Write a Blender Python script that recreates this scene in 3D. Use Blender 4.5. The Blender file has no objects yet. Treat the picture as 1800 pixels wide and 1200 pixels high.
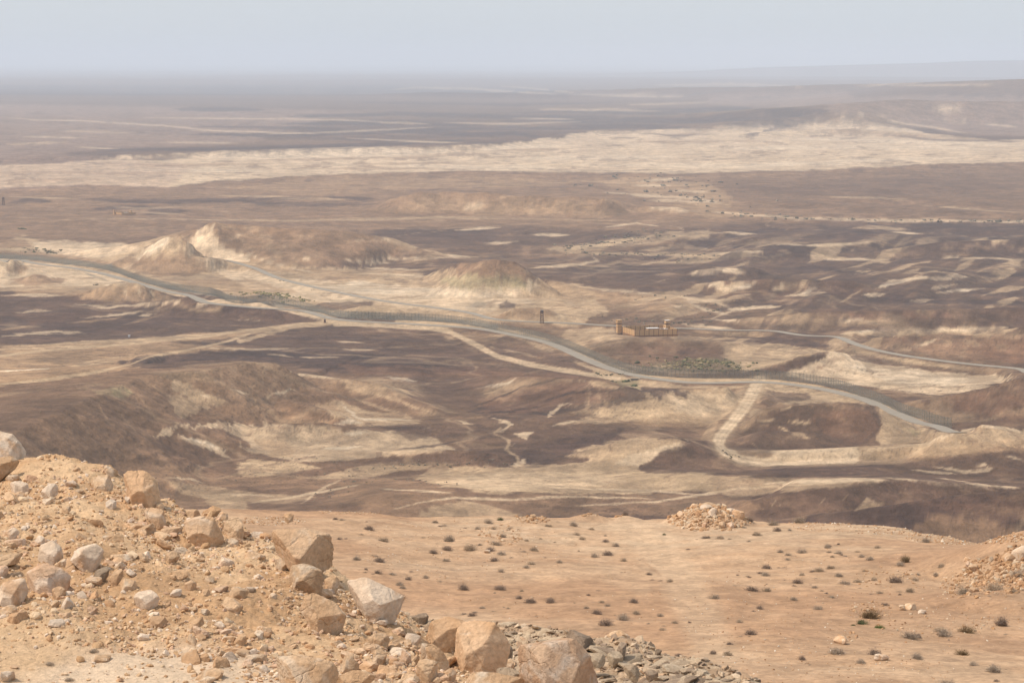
import bpy, bmesh, math
import numpy as np
from mathutils import Matrix, Vector, Euler

# ---------------------------------------------------------------- camera, sky, sun, exposure
SC = bpy.context.scene
COL = SC.collection
FP = 4440.0                 # focal length in pixels of the 1800 px wide photograph
HOR = 104.0                 # row of the true horizon in the photograph
CAMZ = 180.0                # eye height above the valley floor
PITCH = math.atan((600.0 - HOR) / FP)
cam = bpy.data.cameras.new('camera')
cam.sensor_width = 36.0
cam.lens = 36.0 * FP / 1800.0
cam.clip_start = 0.5
cam.clip_end = 400000.0
camo = bpy.data.objects.new('camera', cam)
COL.objects.link(camo)
camo.location = (0, 0, CAMZ)
camo.rotation_euler = (math.pi / 2 - PITCH, 0, 0)
SC.camera = camo

SUN_EL = math.radians(56)
SUN_AZ = math.atan2(-0.96, -0.12)       # measured from +Y towards +X
world = bpy.data.worlds.new('World')
SC.world = world
world.use_nodes = True
wn = world.node_tree.nodes
wl = world.node_tree.links
bg = wn['Background']
sky = wn.new('ShaderNodeTexSky')
sky.sky_type = 'NISHITA'
sky.sun_disc = False
sky.sun_elevation = SUN_EL
sky.sun_rotation = SUN_AZ
sky.air_density = 1.0
sky.dust_density = 3.0
sky.ozone_density = 1.0
sky.altitude = 300
wl.new(sky.outputs[0], bg.inputs[0])
bg.inputs[1].default_value = 0.05
veil = wn.new('ShaderNodeBackground')          # thin high overcast: an even pale veil over the whole sky
veil.inputs[0].default_value = (0.865, 0.94, 1.02, 1)
veil.inputs[1].default_value = 0.615
adds = wn.new('ShaderNodeAddShader')
wl.new(bg.outputs[0], adds.inputs[0]); wl.new(veil.outputs[0], adds.inputs[1])
wl.new(adds.outputs[0], wn['World Output'].inputs[0])

sun = bpy.data.lights.new('sun', 'SUN')
sun.energy = 3.8
sun.angle = math.radians(2.0)
sun.color = (1.0, 0.92, 0.80)
suno = bpy.data.objects.new('sun', sun)
COL.objects.link(suno)
sd = Vector((math.sin(SUN_AZ) * math.cos(SUN_EL), math.cos(SUN_AZ) * math.cos(SUN_EL), math.sin(SUN_EL)))
suno.rotation_euler = sd.to_track_quat('Z', 'Y').to_euler()
suno.location = (0, 0, 400)

SC.view_settings.view_transform = 'Standard'
SC.view_settings.look = 'None'
SC.view_settings.gamma = 1.0
SC.view_settings.use_curve_mapping = False
SC.view_settings.exposure = 0.0
SC.render.engine = 'CYCLES'
SC.cycles.use_denoising = True
SC.cycles.max_bounces = 8
SC.cycles.diffuse_bounces = 2
SC.cycles.volume_bounces = 5
SC.cycles.transparent_max_bounces = 12
SC.cycles.volume_step_rate = 4.0

# ---------------------------------------------------------------- maths helpers
rng = np.random.default_rng(11)


def hash2(ix, iy, seed):
    h = (ix.astype(np.int64) * 374761393 + iy.astype(np.int64) * 668265263 + seed * 1274126177) & 0xffffffff
    h = ((h ^ (h >> 13)) * 1274126177) & 0xffffffff
    h = h ^ (h >> 16)
    return (h & 0xffffff).astype(np.float64) / 16777215.0


def vnoise(x, y, seed=0):
    ix = np.floor(x); iy = np.floor(y)
    fx = x - ix; fy = y - iy
    fx = fx * fx * fx * (fx * (fx * 6 - 15) + 10); fy = fy * fy * fy * (fy * (fy * 6 - 15) + 10)
    a = hash2(ix, iy, seed); b = hash2(ix + 1, iy, seed)
    c = hash2(ix, iy + 1, seed); d = hash2(ix + 1, iy + 1, seed)
    return ((a + (b - a) * fx) * (1 - fy) + (c + (d - c) * fx) * fy) * 2 - 1


def fbm(x, y, octv=4, seed=0, gain=0.5, spacing=None, wl0=1.0, ridged=False):
    # x, y in units of the base wavelength wl0; octaves finer than the mesh spacing fade out
    s = 0.0; amp = 1.0; tot = 0.0; fr = 1.0
    for o in range(octv):
        # rotate each octave to hide the lattice
        ca, sa = math.cos(0.7 + o * 1.1), math.sin(0.7 + o * 1.1)
        n = vnoise((x * ca - y * sa) * fr + 13.7 * o, (x * sa + y * ca) * fr - 7.3 * o, seed + o * 17)
        if ridged:
            n = 1 - 2 * np.abs(n)
        w = amp
        if spacing is not None:
            w = amp * np.clip((wl0 / fr) / (2.2 * spacing) - 0.6, 0, 1)
        s = s + n * w
        tot += amp
        amp *= gain; fr *= 2.03
    return s / tot


def noise3(p, seed=0):
    x, y, z = p[:, 0], p[:, 1], p[:, 2]
    ix, iy, iz = np.floor(x), np.floor(y), np.floor(z)
    fx, fy, fz = x - ix, y - iy, z - iz
    fx = fx * fx * (3 - 2 * fx); fy = fy * fy * (3 - 2 * fy); fz = fz * fz * (3 - 2 * fz)
    r = 0
    for dx in (0, 1):
        for dy in (0, 1):
            for dz in (0, 1):
                w = (fx if dx else 1 - fx) * (fy if dy else 1 - fy) * (fz if dz else 1 - fz)
                r = r + w * hash2(ix + dx + (iz + dz) * 57, iy + dy + (iz + dz) * 131, seed)
    return r * 2 - 1


def sstep(a, b, x):
    t = np.clip((x - a) / (b - a), 0, 1)
    return t * t * (3 - 2 * t)


CP, SP = math.cos(PITCH), math.sin(PITCH)


def lev(px, py):
    """photo pixel -> (lx, ly): 900 + f*tan(azimuth), HOR + f*tan(depression)"""
    u = (np.asarray(px, float) - 900) / FP
    v = (600 - np.asarray(py, float)) / FP
    Y = CP + v * SP
    Z = -SP + v * CP
    return 900 + FP * u / Y, HOR - FP * Z / Y


def at_dist(px, py, D):
    """point on the ray through a photo pixel at ground distance D along +Y"""
    lx, ly = lev(px, py)
    return np.array([(lx - 900) / FP * D, D, CAMZ - (ly - HOR) / FP * D])


# ---------------------------------------------------------------- mesh helpers
def mesh_np(name, verts, faces, loops=4, smooth=False):
    """fast mesh from numpy arrays (all faces with the same number of corners)"""
    me = bpy.data.meshes.new(name)
    nv, nf = len(verts), len(faces)
    me.vertices.add(nv)
    me.vertices.foreach_set('co', np.asarray(verts, np.float32).ravel())
    me.loops.add(nf * loops)
    me.polygons.add(nf)
    me.loops.foreach_set('vertex_index', np.asarray(faces, np.int32).ravel())
    me.polygons.foreach_set('loop_start', np.arange(0, nf * loops, loops, dtype=np.int32))
    me.polygons.foreach_set('loop_total', np.full(nf, loops, np.int32))
    me.polygons.foreach_set('use_smooth', np.full(nf, smooth, bool))
    me.update(calc_edges=True)
    return me


def set_col(me, cols, name='albedo'):
    a = me.color_attributes.new(name, 'FLOAT_COLOR', 'POINT')
    c = np.ones((len(cols), 4), np.float32); c[:, :3] = cols
    a.data.foreach_set('color', c.ravel())


def link(name, me, mat=None, parent=None):
    o = bpy.data.objects.new(name, me)
    COL.objects.link(o)
    if mat is not None and me is not None and not me.materials:
        me.materials.append(mat)
    if parent is not None:
        o.parent = parent
    return o


def tag(o, label=None, cat=None, group=None, kind=None):
    if label: o['label'] = label
    if cat: o['category'] = cat
    if group: o['group'] = group
    if kind: o['kind'] = kind
    return o


def empty(name, loc, rz=0.0):
    o = bpy.data.objects.new(name, None)
    COL.objects.link(o)
    o.location = loc; o.rotation_euler = (0, 0, rz)
    o.empty_display_size = 0.2
    return o


def grid_faces(R, C):
    i = np.arange(R - 1)[:, None] * C + np.arange(C - 1)[None, :]
    i = i.ravel()
    return np.stack([i, i + 1, i + C + 1, i + C], 1)


def boxes_mesh(name, boxes):
    """boxes: (cx,cy,cz,sx,sy,sz,rz) -> one mesh"""
    V = []; F = []
    u = np.array([[-1, -1, -1], [1, -1, -1], [1, 1, -1], [-1, 1, -1], [-1, -1, 1], [1, -1, 1], [1, 1, 1], [-1, 1, 1]]) * 0.5
    f = np.array([[0, 3, 2, 1], [4, 5, 6, 7], [0, 1, 5, 4], [1, 2, 6, 5], [2, 3, 7, 6], [3, 0, 4, 7]])
    for k, b in enumerate(boxes):
        rz = b[6] if len(b) > 6 else 0
        p = u * np.array(b[3:6])
        c, s = math.cos(rz), math.sin(rz)
        p = np.stack([p[:, 0] * c - p[:, 1] * s, p[:, 0] * s + p[:, 1] * c, p[:, 2]], 1) + np.array(b[:3])
        V.append(p); F.append(f + 8 * k)
    return mesh_np(name, np.concatenate(V), np.concatenate(F))


def bar(p, q, w):
    """vertices/faces of a square bar from p to q"""
    p = np.array(p, float); q = np.array(q, float)
    d = q - p; d /= np.linalg.norm(d)
    a = np.cross(d, [0, 0, 1.0])
    if np.linalg.norm(a) < 1e-3: a = np.array([1.0, 0, 0])
    a /= np.linalg.norm(a); b = np.cross(d, a)
    V = []
    for e in (p, q):
        for s, t in ((-1, -1), (1, -1), (1, 1), (-1, 1)):
            V.append(e + a * s * w / 2 + b * t * w / 2)
    F = [[0, 3, 2, 1], [4, 5, 6, 7], [0, 1, 5, 4], [1, 2, 6, 5], [2, 3, 7, 6], [3, 0, 4, 7]]
    return np.array(V), np.array(F)


def join(parts):
    V = []; F = []; n = 0
    for v, f in parts:
        V.append(v); F.append(f + n); n += len(v)
    return np.concatenate(V), np.concatenate(F)


_ico = {}


def ico(sub):
    if sub not in _ico:
        bm = bmesh.new()
        bmesh.ops.create_icosphere(bm, subdivisions=sub, radius=1.0)
        v = np.array([x.co[:] for x in bm.verts]); f = np.array([[a.index for a in x.verts] for x in bm.faces])
        bm.free()
        v /= np.linalg.norm(v, axis=1)[:, None]
        _ico[sub] = (v, f)
    return _ico[sub]


def polytope(dirs, normals, hs, p=16.0):
    dn = dirs @ normals.T
    inv = np.where(dn > 1e-4, dn / hs[None, :], 0)
    return (inv ** p).sum(1) ** (-1.0 / p)


def rand_rock(sub, r, flat=0.7, nplanes=13, rough=0.05, p=18):
    d, f = ico(sub)
    n = r.normal(size=(nplanes, 3)); n /= np.linalg.norm(n, axis=1)[:, None]
    n = np.concatenate([n, np.array([[0, 0, -1], [0, 0, 1], [1, 0, 0], [-1, 0, 0], [0, 1, 0], [0, -1, 0]])])
    h = np.concatenate([r.uniform(0.55, 0.95, nplanes), r.uniform(0.7, 1.0, 6)])
    rad = polytope(d, n, h, p)
    v = d * rad[:, None]
    if rough > 0:
        s = int(r.integers(9999))
        v = v * (1 + rough * noise3(v * 2.7 + 5, s) + rough * 0.5 * noise3(v * 6.5, s + 1))[:, None]
    v = v * np.array([1.0, r.uniform(0.65, 0.95), flat * r.uniform(0.75, 1.1)])
    return v, f
# ---------------------------------------------------------------- materials
def new_mat(name):
    m = bpy.data.materials.new(name); m.use_nodes = True
    nt = m.node_tree
    b = nt.nodes['Principled BSDF']
    b.inputs['Roughness'].default_value = 0.95
    b.inputs['Specular IOR Level'].default_value = 0.15
    return m, nt, b


def nd(nt, t, **kw):
    n = nt.nodes.new(t)
    for k, v in kw.items():
        setattr(n, k, v)
    return n


def mul_noise(nt, col_socket, layers, coord='pos'):
    """multiply a colour by a few procedural noise layers: (scale, lo, hi, detail)"""
    if coord == 'pos':
        g = nd(nt, 'ShaderNodeNewGeometry'); vec = g.outputs['Position']
    else:
        g = nd(nt, 'ShaderNodeTexCoord'); vec = g.outputs['Object']
    cur = col_socket
    for lay in layers:
        sc, lo, hi, det = lay[:4]; fa, fb = (lay[4], lay[5]) if len(lay) > 4 else (0.3, 0.7)
        n = nd(nt, 'ShaderNodeTexNoise'); n.inputs['Scale'].default_value = sc; n.inputs['Detail'].default_value = det
        n.inputs['Roughness'].default_value = 0.6
        nt.links.new(vec, n.inputs['Vector'])
        mr = nd(nt, 'ShaderNodeMapRange')
        mr.inputs['From Min'].default_value = fa; mr.inputs['From Max'].default_value = fb
        mr.inputs['To Min'].default_value = lo; mr.inputs['To Max'].default_value = hi
        nt.links.new(n.outputs['Fac'], mr.inputs['Value'])
        mx = nd(nt, 'ShaderNodeVectorMath', operation='SCALE')
        nt.links.new(cur, mx.inputs[0]); nt.links.new(mr.outputs[0], mx.inputs['Scale'])
        cur = mx.outputs[0]
    return cur, vec


def add_bump(nt, b, vec, layers):
    prev = None
    for sc, dist, det in layers:
        n = nd(nt, 'ShaderNodeTexNoise'); n.inputs['Scale'].default_value = sc; n.inputs['Detail'].default_value = det
        n.inputs['Roughness'].default_value = 0.65
        nt.links.new(vec, n.inputs['Vector'])
        bp = nd(nt, 'ShaderNodeBump'); bp.inputs['Strength'].default_value = 1.0; bp.inputs['Distance'].default_value = dist
        nt.links.new(n.outputs['Fac'], bp.inputs['Height'])
        if prev is not None: nt.links.new(prev, bp.inputs['Normal'])
        prev = bp.outputs[0]
    nt.links.new(prev, b.inputs['Normal'])


def terrain_mat(name, layers, bumps):
    m, nt, b = new_mat(name)
    a = nd(nt, 'ShaderNodeAttribute', attribute_name='albedo')
    cur, vec = mul_noise(nt, a.outputs['Color'], layers)
    nt.links.new(cur, b.inputs['Base Color'])
    if bumps: add_bump(nt, b, vec, bumps)
    return m


def flat_mat(name, col, var=(0.85, 1.12), scale=3.0, rough=0.9, bump=None, coord='obj', rand=0.0):
    m, nt, b = new_mat(name)
    b.inputs['Roughness'].default_value = rough
    c = nd(nt, 'ShaderNodeRGB'); c.outputs[0].default_value = (*col, 1)
    src = c.outputs[0]
    if rand > 0:
        oi = nd(nt, 'ShaderNodeObjectInfo')
        mr = nd(nt, 'ShaderNodeMapRange'); mr.inputs['To Min'].default_value = 1 - rand; mr.inputs['To Max'].default_value = 1 + rand
        nt.links.new(oi.outputs['Random'], mr.inputs['Value'])
        mx = nd(nt, 'ShaderNodeVectorMath', operation='SCALE')
        nt.links.new(src, mx.inputs[0]); nt.links.new(mr.outputs[0], mx.inputs['Scale'])
        src = mx.outputs[0]
    cur, vec = mul_noise(nt, src, [(scale, var[0], var[1], 4)], coord)
    nt.links.new(cur, b.inputs['Base Color'])
    if bump: add_bump(nt, b, vec, bump)
    return m


def rock_mat(name, c1, c2, c3, scale=2.0, bd=0.02, rand=0.12, amt3=0.5):
    """sandstone/limestone: two-tone weathering with pale patches and fine relief"""
    m, nt, b = new_mat(name)
    tc = nd(nt, 'ShaderNodeNewGeometry'); vec = tc.outputs['Position']
    n1 = nd(nt, 'ShaderNodeTexNoise'); n1.inputs['Scale'].default_value = scale; n1.inputs['Detail'].default_value = 5
    n1.inputs['Distortion'].default_value = 0.6
    nt.links.new(vec, n1.inputs['Vector'])
    r1 = nd(nt, 'ShaderNodeMapRange'); r1.inputs['From Min'].default_value = 0.38; r1.inputs['From Max'].default_value = 0.62
    nt.links.new(n1.outputs['Fac'], r1.inputs['Value'])
    m1 = nd(nt, 'ShaderNodeMix', data_type='RGBA')
    m1.inputs['A'].default_value = (*c1, 1); m1.inputs['B'].default_value = (*c2, 1)
    nt.links.new(r1.outputs[0], m1.inputs['Factor'])
    n2 = nd(nt, 'ShaderNodeTexNoise'); n2.inputs['Scale'].default_value = scale * 1.7; n2.inputs['Detail'].default_value = 6
    n2.inputs['Distortion'].default_value = 1.2
    mp = nd(nt, 'ShaderNodeVectorMath', operation='ADD'); mp.inputs[1].default_value = (7.3, 3.1, 11.0)
    nt.links.new(vec, mp.inputs[0]); nt.links.new(mp.outputs[0], n2.inputs['Vector'])
    r2 = nd(nt, 'ShaderNodeMapRange'); r2.inputs['From Min'].default_value = 0.62 - 0.2 * amt3; r2.inputs['From Max'].default_value = 0.68
    nt.links.new(n2.outputs['Fac'], r2.inputs['Value'])
    m2 = nd(nt, 'ShaderNodeMix', data_type='RGBA')
    m2.inputs['B'].default_value = (*c3, 1)
    nt.links.new(m1.outputs['Result'], m2.inputs['A']); nt.links.new(r2.outputs[0], m2.inputs['Factor'])
    oi = nd(nt, 'ShaderNodeObjectInfo')
    mr = nd(nt, 'ShaderNodeMapRange'); mr.inputs['To Min'].default_value = 1 - rand; mr.inputs['To Max'].default_value = 1 + rand
    nt.links.new(oi.outputs['Random'], mr.inputs['Value'])
    mx = nd(nt, 'ShaderNodeVectorMath', operation='SCALE')
    nt.links.new(m2.outputs['Result'], mx.inputs[0]); nt.links.new(mr.outputs[0], mx.inputs['Scale'])
    n3 = nd(nt, 'ShaderNodeTexNoise'); n3.inputs['Scale'].default_value = scale * 14; n3.inputs['Detail'].default_value = 5
    nt.links.new(vec, n3.inputs['Vector'])
    r3 = nd(nt, 'ShaderNodeMapRange'); r3.inputs['From Min'].default_value = 0.3; r3.inputs['From Max'].default_value = 0.7
    r3.inputs['To Min'].default_value = 0.82; r3.inputs['To Max'].default_value = 1.15
    nt.links.new(n3.outputs['Fac'], r3.inputs['Value'])
    my = nd(nt, 'ShaderNodeVectorMath', operation='SCALE')
    nt.links.new(mx.outputs[0], my.inputs[0]); nt.links.new(r3.outputs[0], my.inputs['Scale'])
    nt.links.new(my.outputs[0], b.inputs['Base Color'])
    add_bump(nt, b, vec, [(scale * 3, bd * 2.6, 8), (scale * 22, bd * 0.45, 5)])
    # a few narrow fracture lines
    vo = nd(nt, 'ShaderNodeTexVoronoi', feature='DISTANCE_TO_EDGE'); vo.inputs['Scale'].default_value = scale * 0.9
    nz = nd(nt, 'ShaderNodeTexNoise'); nz.inputs['Scale'].default_value = scale * 2; nt.links.new(vec, nz.inputs['Vector'])
    ad = nd(nt, 'ShaderNodeMix', data_type='VECTOR'); ad.inputs['Factor'].default_value = 0.25
    nt.links.new(vec, ad.inputs['A']); nt.links.new(nz.outputs['Color'], ad.inputs['B']); nt.links.new(ad.outputs['Result'], vo.inputs['Vector'])
    rc = nd(nt, 'ShaderNodeMapRange'); rc.inputs['From Max'].default_value = 0.02
    nt.links.new(vo.outputs['Distance'], rc.inputs['Value'])
    bp = nd(nt, 'ShaderNodeBump'); bp.inputs['Distance'].default_value = bd * 0.5; bp.inputs['Strength'].default_value = 0.6
    nt.links.new(rc.outputs[0], bp.inputs['Height'])
    old = b.inputs['Normal'].links[0].from_socket
    nt.links.new(old, bp.inputs['Normal']); nt.links.new(bp.outputs[0], b.inputs['Normal'])
    return m


M_plain = terrain_mat('desert_ground', [(0.012, 0.90, 1.10, 7), (0.028, 0.86, 1.10, 10, .46, .54), (0.11, 0.84, 1.16, 8, .4, .6), (0.6, 0.84, 1.16, 6)], [(0.035, 5.0, 9), (0.4, 0.5, 6)])
M_hill = terrain_mat('hillside_ground', [(0.05, 0.94, 1.06, 4), (0.5, 0.90, 1.08, 8, .42, .58), (4.0, 0.80, 1.16, 6)], [(0.8, 0.2, 9), (9.0, 0.02, 5)])
M_bank = terrain_mat('bank_ground', [(0.4, 0.92, 1.08, 4), (3.0, 0.85, 1.13, 6), (22.0, 0.82, 1.15, 4)], [(5.0, 0.07, 9), (35.0, 0.012, 5)])
M_gravel = terrain_mat('gravel', [(1.1, 0.9, 1.1, 4), (18.0, 0.82, 1.15, 4)], [(25.0, 0.015, 4)])
M_tan = rock_mat('tan_sandstone', (0.50, 0.31, 0.175), (0.58, 0.39, 0.24), (0.65, 0.50, 0.36), 2.2)
M_orange = rock_mat('orange_sandstone', (0.50, 0.30, 0.165), (0.57, 0.375, 0.23), (0.64, 0.48, 0.34), 1.8, amt3=0.3)
M_pink = rock_mat('pinkish_sandstone', (0.50, 0.30, 0.18), (0.57, 0.38, 0.245), (0.63, 0.48, 0.36), 2.4, amt3=0.6)
M_white = rock_mat('white_limestone', (0.59, 0.43, 0.30), (0.64, 0.50, 0.375), (0.52, 0.33, 0.20), 1.6, amt3=0.35)
M_shale = rock_mat('grey_shale', (0.33, 0.235, 0.155), (0.42, 0.315, 0.215), (0.50, 0.385, 0.265), 2.4, amt3=0.5)
M_darkrock = rock_mat('dark_slate', (0.22, 0.155, 0.105), (0.30, 0.215, 0.15), (0.37, 0.275, 0.19), 2.5)
M_shrub = [flat_mat('dry_twigs_grey', (0.38, 0.295, 0.22), (0.7, 1.3), 6, rand=0.15),
           flat_mat('dry_twigs_dark', (0.26, 0.19, 0.145), (0.7, 1.3), 6, rand=0.15),
           flat_mat('dry_twigs_pale', (0.40, 0.30, 0.21), (0.7, 1.3), 6, rand=0.15),
           flat_mat('olive_twigs', (0.22, 0.15, 0.08), (0.7, 1.3), 6),
           flat_mat('green_leaves', (0.11, 0.15, 0.035), (0.7, 1.3), 6),
           flat_mat('dark_green_leaves', (0.10, 0.115, 0.05), (0.7, 1.3), 6)]
M_scrub = terrain_mat('wadi_scrub', [(0.3, 0.8, 1.2, 3)], None)
M_asphalt = flat_mat('worn_asphalt', (0.265, 0.22, 0.17), (0.9, 1.1), 0.15, coord='pos')
M_dirt = flat_mat('graded_dirt', (0.50, 0.40, 0.28), (0.88, 1.1), 0.12, coord='pos')
M_post = flat_mat('galvanised_steel', (0.16, 0.15, 0.13), rough=0.6)
M_wall = flat_mat('yellow_plaster', (0.55, 0.335, 0.16), (0.93, 1.06), 1.0)
M_trim = flat_mat('brown_paint', (0.26, 0.13, 0.07), (0.9, 1.08), 1.0)
M_roof = flat_mat('white_roof', (0.66, 0.62, 0.58), (0.9, 1.05), 1.0)
M_rust = flat_mat('rusty_steel', (0.16, 0.09, 0.06), rough=0.7)
M_culvert_shade = flat_mat('culvert_shade', (0.04, 0.04, 0.045), rough=0.2)


def mesh_fabric():
    """woven wire sheet: real wires far below a pixel, so the sheet lets part of the light through"""
    m, nt, b = new_mat('wire_mesh')
    b.inputs['Base Color'].default_value = (0.17, 0.16, 0.125, 1)
    t = nd(nt, 'ShaderNodeBsdfTransparent')
    mix = nd(nt, 'ShaderNodeMixShader')
    n = nd(nt, 'ShaderNodeTexNoise'); n.inputs['Scale'].default_value = 0.05
    g = nd(nt, 'ShaderNodeNewGeometry'); nt.links.new(g.outputs['Position'], n.inputs['Vector'])
    r = nd(nt, 'ShaderNodeMapRange'); r.inputs['To Min'].default_value = 0.40; r.inputs['To Max'].default_value = 0.55
    nt.links.new(n.outputs['Fac'], r.inputs['Value'])
    nt.links.new(r.outputs[0], mix.inputs[0])
    nt.links.new(t.outputs[0], mix.inputs[1]); nt.links.new(b.outputs[0], mix.inputs[2])
    nt.links.new(mix.outputs[0], nt.nodes['Material Output'].inputs['Surface'])
    return m


M_mesh = mesh_fabric()
# ---------------------------------------------------------------- the desert plain: one sheet to the horizon
rows = list(np.concatenate([np.arange(1240, 1060, -12.0), np.arange(1060, 958, -3.0)])) + [958.0]
while rows[-1] > 107.6:
    g = rows[-1]
    rows.append(g - (1.25 if g > 600 else 1.3 if g > 330 else 1.15 if g > 180 else 0.8))
GR = np.array(rows)                                   # ly of each row on the flat floor
gc = list(np.arange(-160, 1961, 2.75))
lo = []; s = 4.0; x = gc[0]
while x > -2600: x -= s; s *= 1.06; lo.append(x)
hi = []; s = 4.0; x = gc[-1]
while x < 4400: x += s; s *= 1.06; hi.append(x)
GC = np.array(lo[::-1] + gc + hi)
NR, NC = len(GR), len(GC)
Yr = CAMZ * FP / (GR - HOR)
LX, LY = np.meshgrid(GC, GR)
TY = np.repeat(Yr[:, None], NC, 1)
TX = (LX - 900) / FP * TY
SPC = np.abs(np.gradient(Yr))[:, None] * np.ones((1, NC))     # mesh spacing in depth, metres


def n2(wl, octv, seed, ridged=False, gain=0.5):
    return fbm(TX / wl, TY / wl, octv, seed, gain, SPC, wl, ridged)


near = sstep(9000, 2500, TY)
Z = 3.5 * n2(420, 4, 3) + 1.6 * n2(110, 3, 5) * near
rg = n2(150, 5, 21, True)
bad = sstep(-0.15, 0.35, n2(900, 2, 9))               # where the ground is cut into little hills
bad = np.maximum(bad, sstep(600, 760, LY) * 0.9)
bad = bad * (0.15 + 0.85 * sstep(430, 700, LX + 0.8 * (LY - 720))) * (0.55 + 0.45 * sstep(-.2, .3, n2(500, 2, 10)))
Z += near * bad * 5.5 * (np.clip(rg, -0.4, 1) ** 1)
# the hummocky dark ground on the right, banks leaning up to the right
rx = TX * 0.37 + TY * 0.93; ry = TX * 0.93 - TY * 0.37
hum = fbm(rx / 210, ry / 62, 4, 33, 0.5, SPC * .6, 75)
RILL = np.zeros(Z.shape) if False else None
wr = sstep(950, 1250, LX + 0.4 * (600 - LY)) * sstep(380, 430, LY) * sstep(640, 600, LY)
Z += wr * 11 * np.clip(hum, -0.25, 1)
far_s = 26 * sstep(8000, 15000, TY) * fbm(TX / 6000, TY / 6000, 3, 41)
Z += far_s
RILL = np.zeros(Z.shape)
Z -= Z[(LY > 200) & (LX > 0) & (LX < 1800)].mean()


def hill(pts, sf=0.55, sb=0.25, gully=0.28, gw=28.0, soft=1.5, seed=1, D=None):
    """crest polyline [(px,py,h)]: sf/sb = slope of the side facing / turned away from the viewer"""
    global Z
    P = []
    for px, py, h in pts:
        lx, ly = lev(px, py)
        if D: Y = D; h = CAMZ - (ly - HOR) / FP * D
        else: Y = (CAMZ - h) * FP / (ly - HOR)
        P.append(((lx - 900) / FP * Y, Y, h))
    P = np.array(P)
    R = P[:, 2].max() / min(sf, sb) * 1.4 + 40
    m = (TX > P[:, 0].min() - R) & (TX < P[:, 0].max() + R) & (TY > P[:, 1].min() - R) & (TY < P[:, 1].max() + R)
    if not m.any(): return
    x, y, sp = TX[m], TY[m], SPC[m]
    gl = fbm(x / gw, y / gw, 4, seed * 7 + 3, 0.5, sp, gw, True)
    wx = fbm(x / 60, y / 60, 3, seed * 5 + 11, 0.5, sp, 60)
    num = np.zeros(x.shape); rnum = np.zeros(x.shape); den = np.zeros(x.shape); cum = 0.0
    dmin = np.full(x.shape, 1e12)
    for a, b in (zip(P[:-1], P[1:]) if len(P) > 1 else []):
        d = b[:2] - a[:2]; L2 = (d ** 2).sum() + 1e-6
        t = np.clip(((x - a[0]) * d[0] + (y - a[1]) * d[1]) / L2, 0, 1)
        dmin = np.minimum(dmin, np.hypot(x - a[0] - d[0] * t, y - a[1] - d[1] * t))
    if len(P) == 1: P = np.concatenate([P, P + [[1.0, 0, 0]]])
    for a, b in zip(P[:-1], P[1:]):
        d = b[:2] - a[:2]; L2 = (d ** 2).sum() + 1e-6
        t = np.clip(((x - a[0]) * d[0] + (y - a[1]) * d[1]) / L2, 0, 1)
        qx = a[0] + d[0] * t; qy = a[1] + d[1] * t; h = a[2] + (b[2] - a[2]) * t
        dist = np.hypot(x - qx, y - qy)
        side = (d[0] * (y - a[1]) - d[1] * (x - a[0])) / math.sqrt(L2)      # >0: behind when drawn left to right
        k = sstep(-6, 6, side)
        sl = sf * (1 - k) + sb * k
        sl = sl * (1 + 0.22 * wx)
        drop = dist * sl
        drop = drop + gully * (1 - gl) * 0.5 * np.minimum(drop, h * 0.6) * (1 - 0.5 * k)
        # rounded brow and concave foot
        z = h - np.where(drop < 1.2, drop * drop / 2.4, drop - 0.6)
        rl = 1 - 2.6 * np.abs(fbm((cum + t * math.sqrt(L2) + 9 * wx + 5 * gl) / 13, dist / 48 + seed + 0.8 * wx, 4, seed + 900, 0.62))
        z = z + rl * np.clip(drop / 5, 0, 1) * min(1.0, 0.05 * P[:, 2].max()) * 0.7
        w_ = np.exp(-np.minimum((dist - dmin) / (1.2 + 0.06 * dmin), 40)) * (0.02 + np.abs(side) / (dist + 1e-3))
        num += w_ * z; rnum += w_ * rl * np.clip(drop / 4, 0, 1); den += w_
        cum += math.sqrt(L2)
    best = num / den
    base = Z[m]
    s_ = soft
    e = (best - base) / s_
    out = base + s_ * np.where(e > 30, e, np.log1p(np.exp(np.minimum(e, 30))))
    Z[m] = out
    up = sstep(0.0, 3.0, out - base)
    RILL[m] = RILL[m] * (1 - up) + up * rnum / den


# far escarpments and plateaus on the right
hill([(1050, 131, 25), (1200, 126, 70), (1330, 119, 120), (1500, 114, 190), (1620, 111, 200), (1720, 107, 215), (1850, 105, 225), (2300, 104, 240)], 0.06, 0.02, 0.5, 1400, 8, 1, D=30000)
hill([(930, 160, 8), (1060, 158, 25), (1180, 154, 42), (1330, 153, 40), (1420, 150, 58), (1560, 147, 60), (1800, 139, 105), (2300, 135, 120)], 0.10, 0.03, 0.5, 700, 6, 2)
hill([(640, 166, 4), (760, 162, 20), (900, 164, 22), (1010, 170, 8)], 0.10, 0.03, 0.5, 500, 4, 3)
hill([(1180, 228, 4), (1300, 216, 18), (1420, 205, 26), (1480, 196, 40), (1530, 181, 58), (1600, 174, 66), (1700, 178, 60), (1800, 178, 58), (2200, 176, 60)], 0.22, 0.06, 0.7, 260, 4, 4)
hill([(1350, 232, 10), (1500, 226, 12), (1640, 236, 8)], 0.2, 0.08, 0.6, 150, 3, 5)
hill([(180, 275, 6), (420, 265, 10), (640, 261, 10), (820, 256, 10), (930, 247, 9), (1040, 232, 6)], 0.30, 0.02, 0.3, 110, 3, 6)
hill([(-60, 318, 9), (120, 312, 10), (350, 318, 3), (640, 302, 7), (900, 300, 7), (1150, 303, 6), (1400, 298, 7), (1600, 288, 9), (1800, 281, 10), (2200, 270, 10)], 0.04, 0.25, 0.3, 120, 2, 7)
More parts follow.
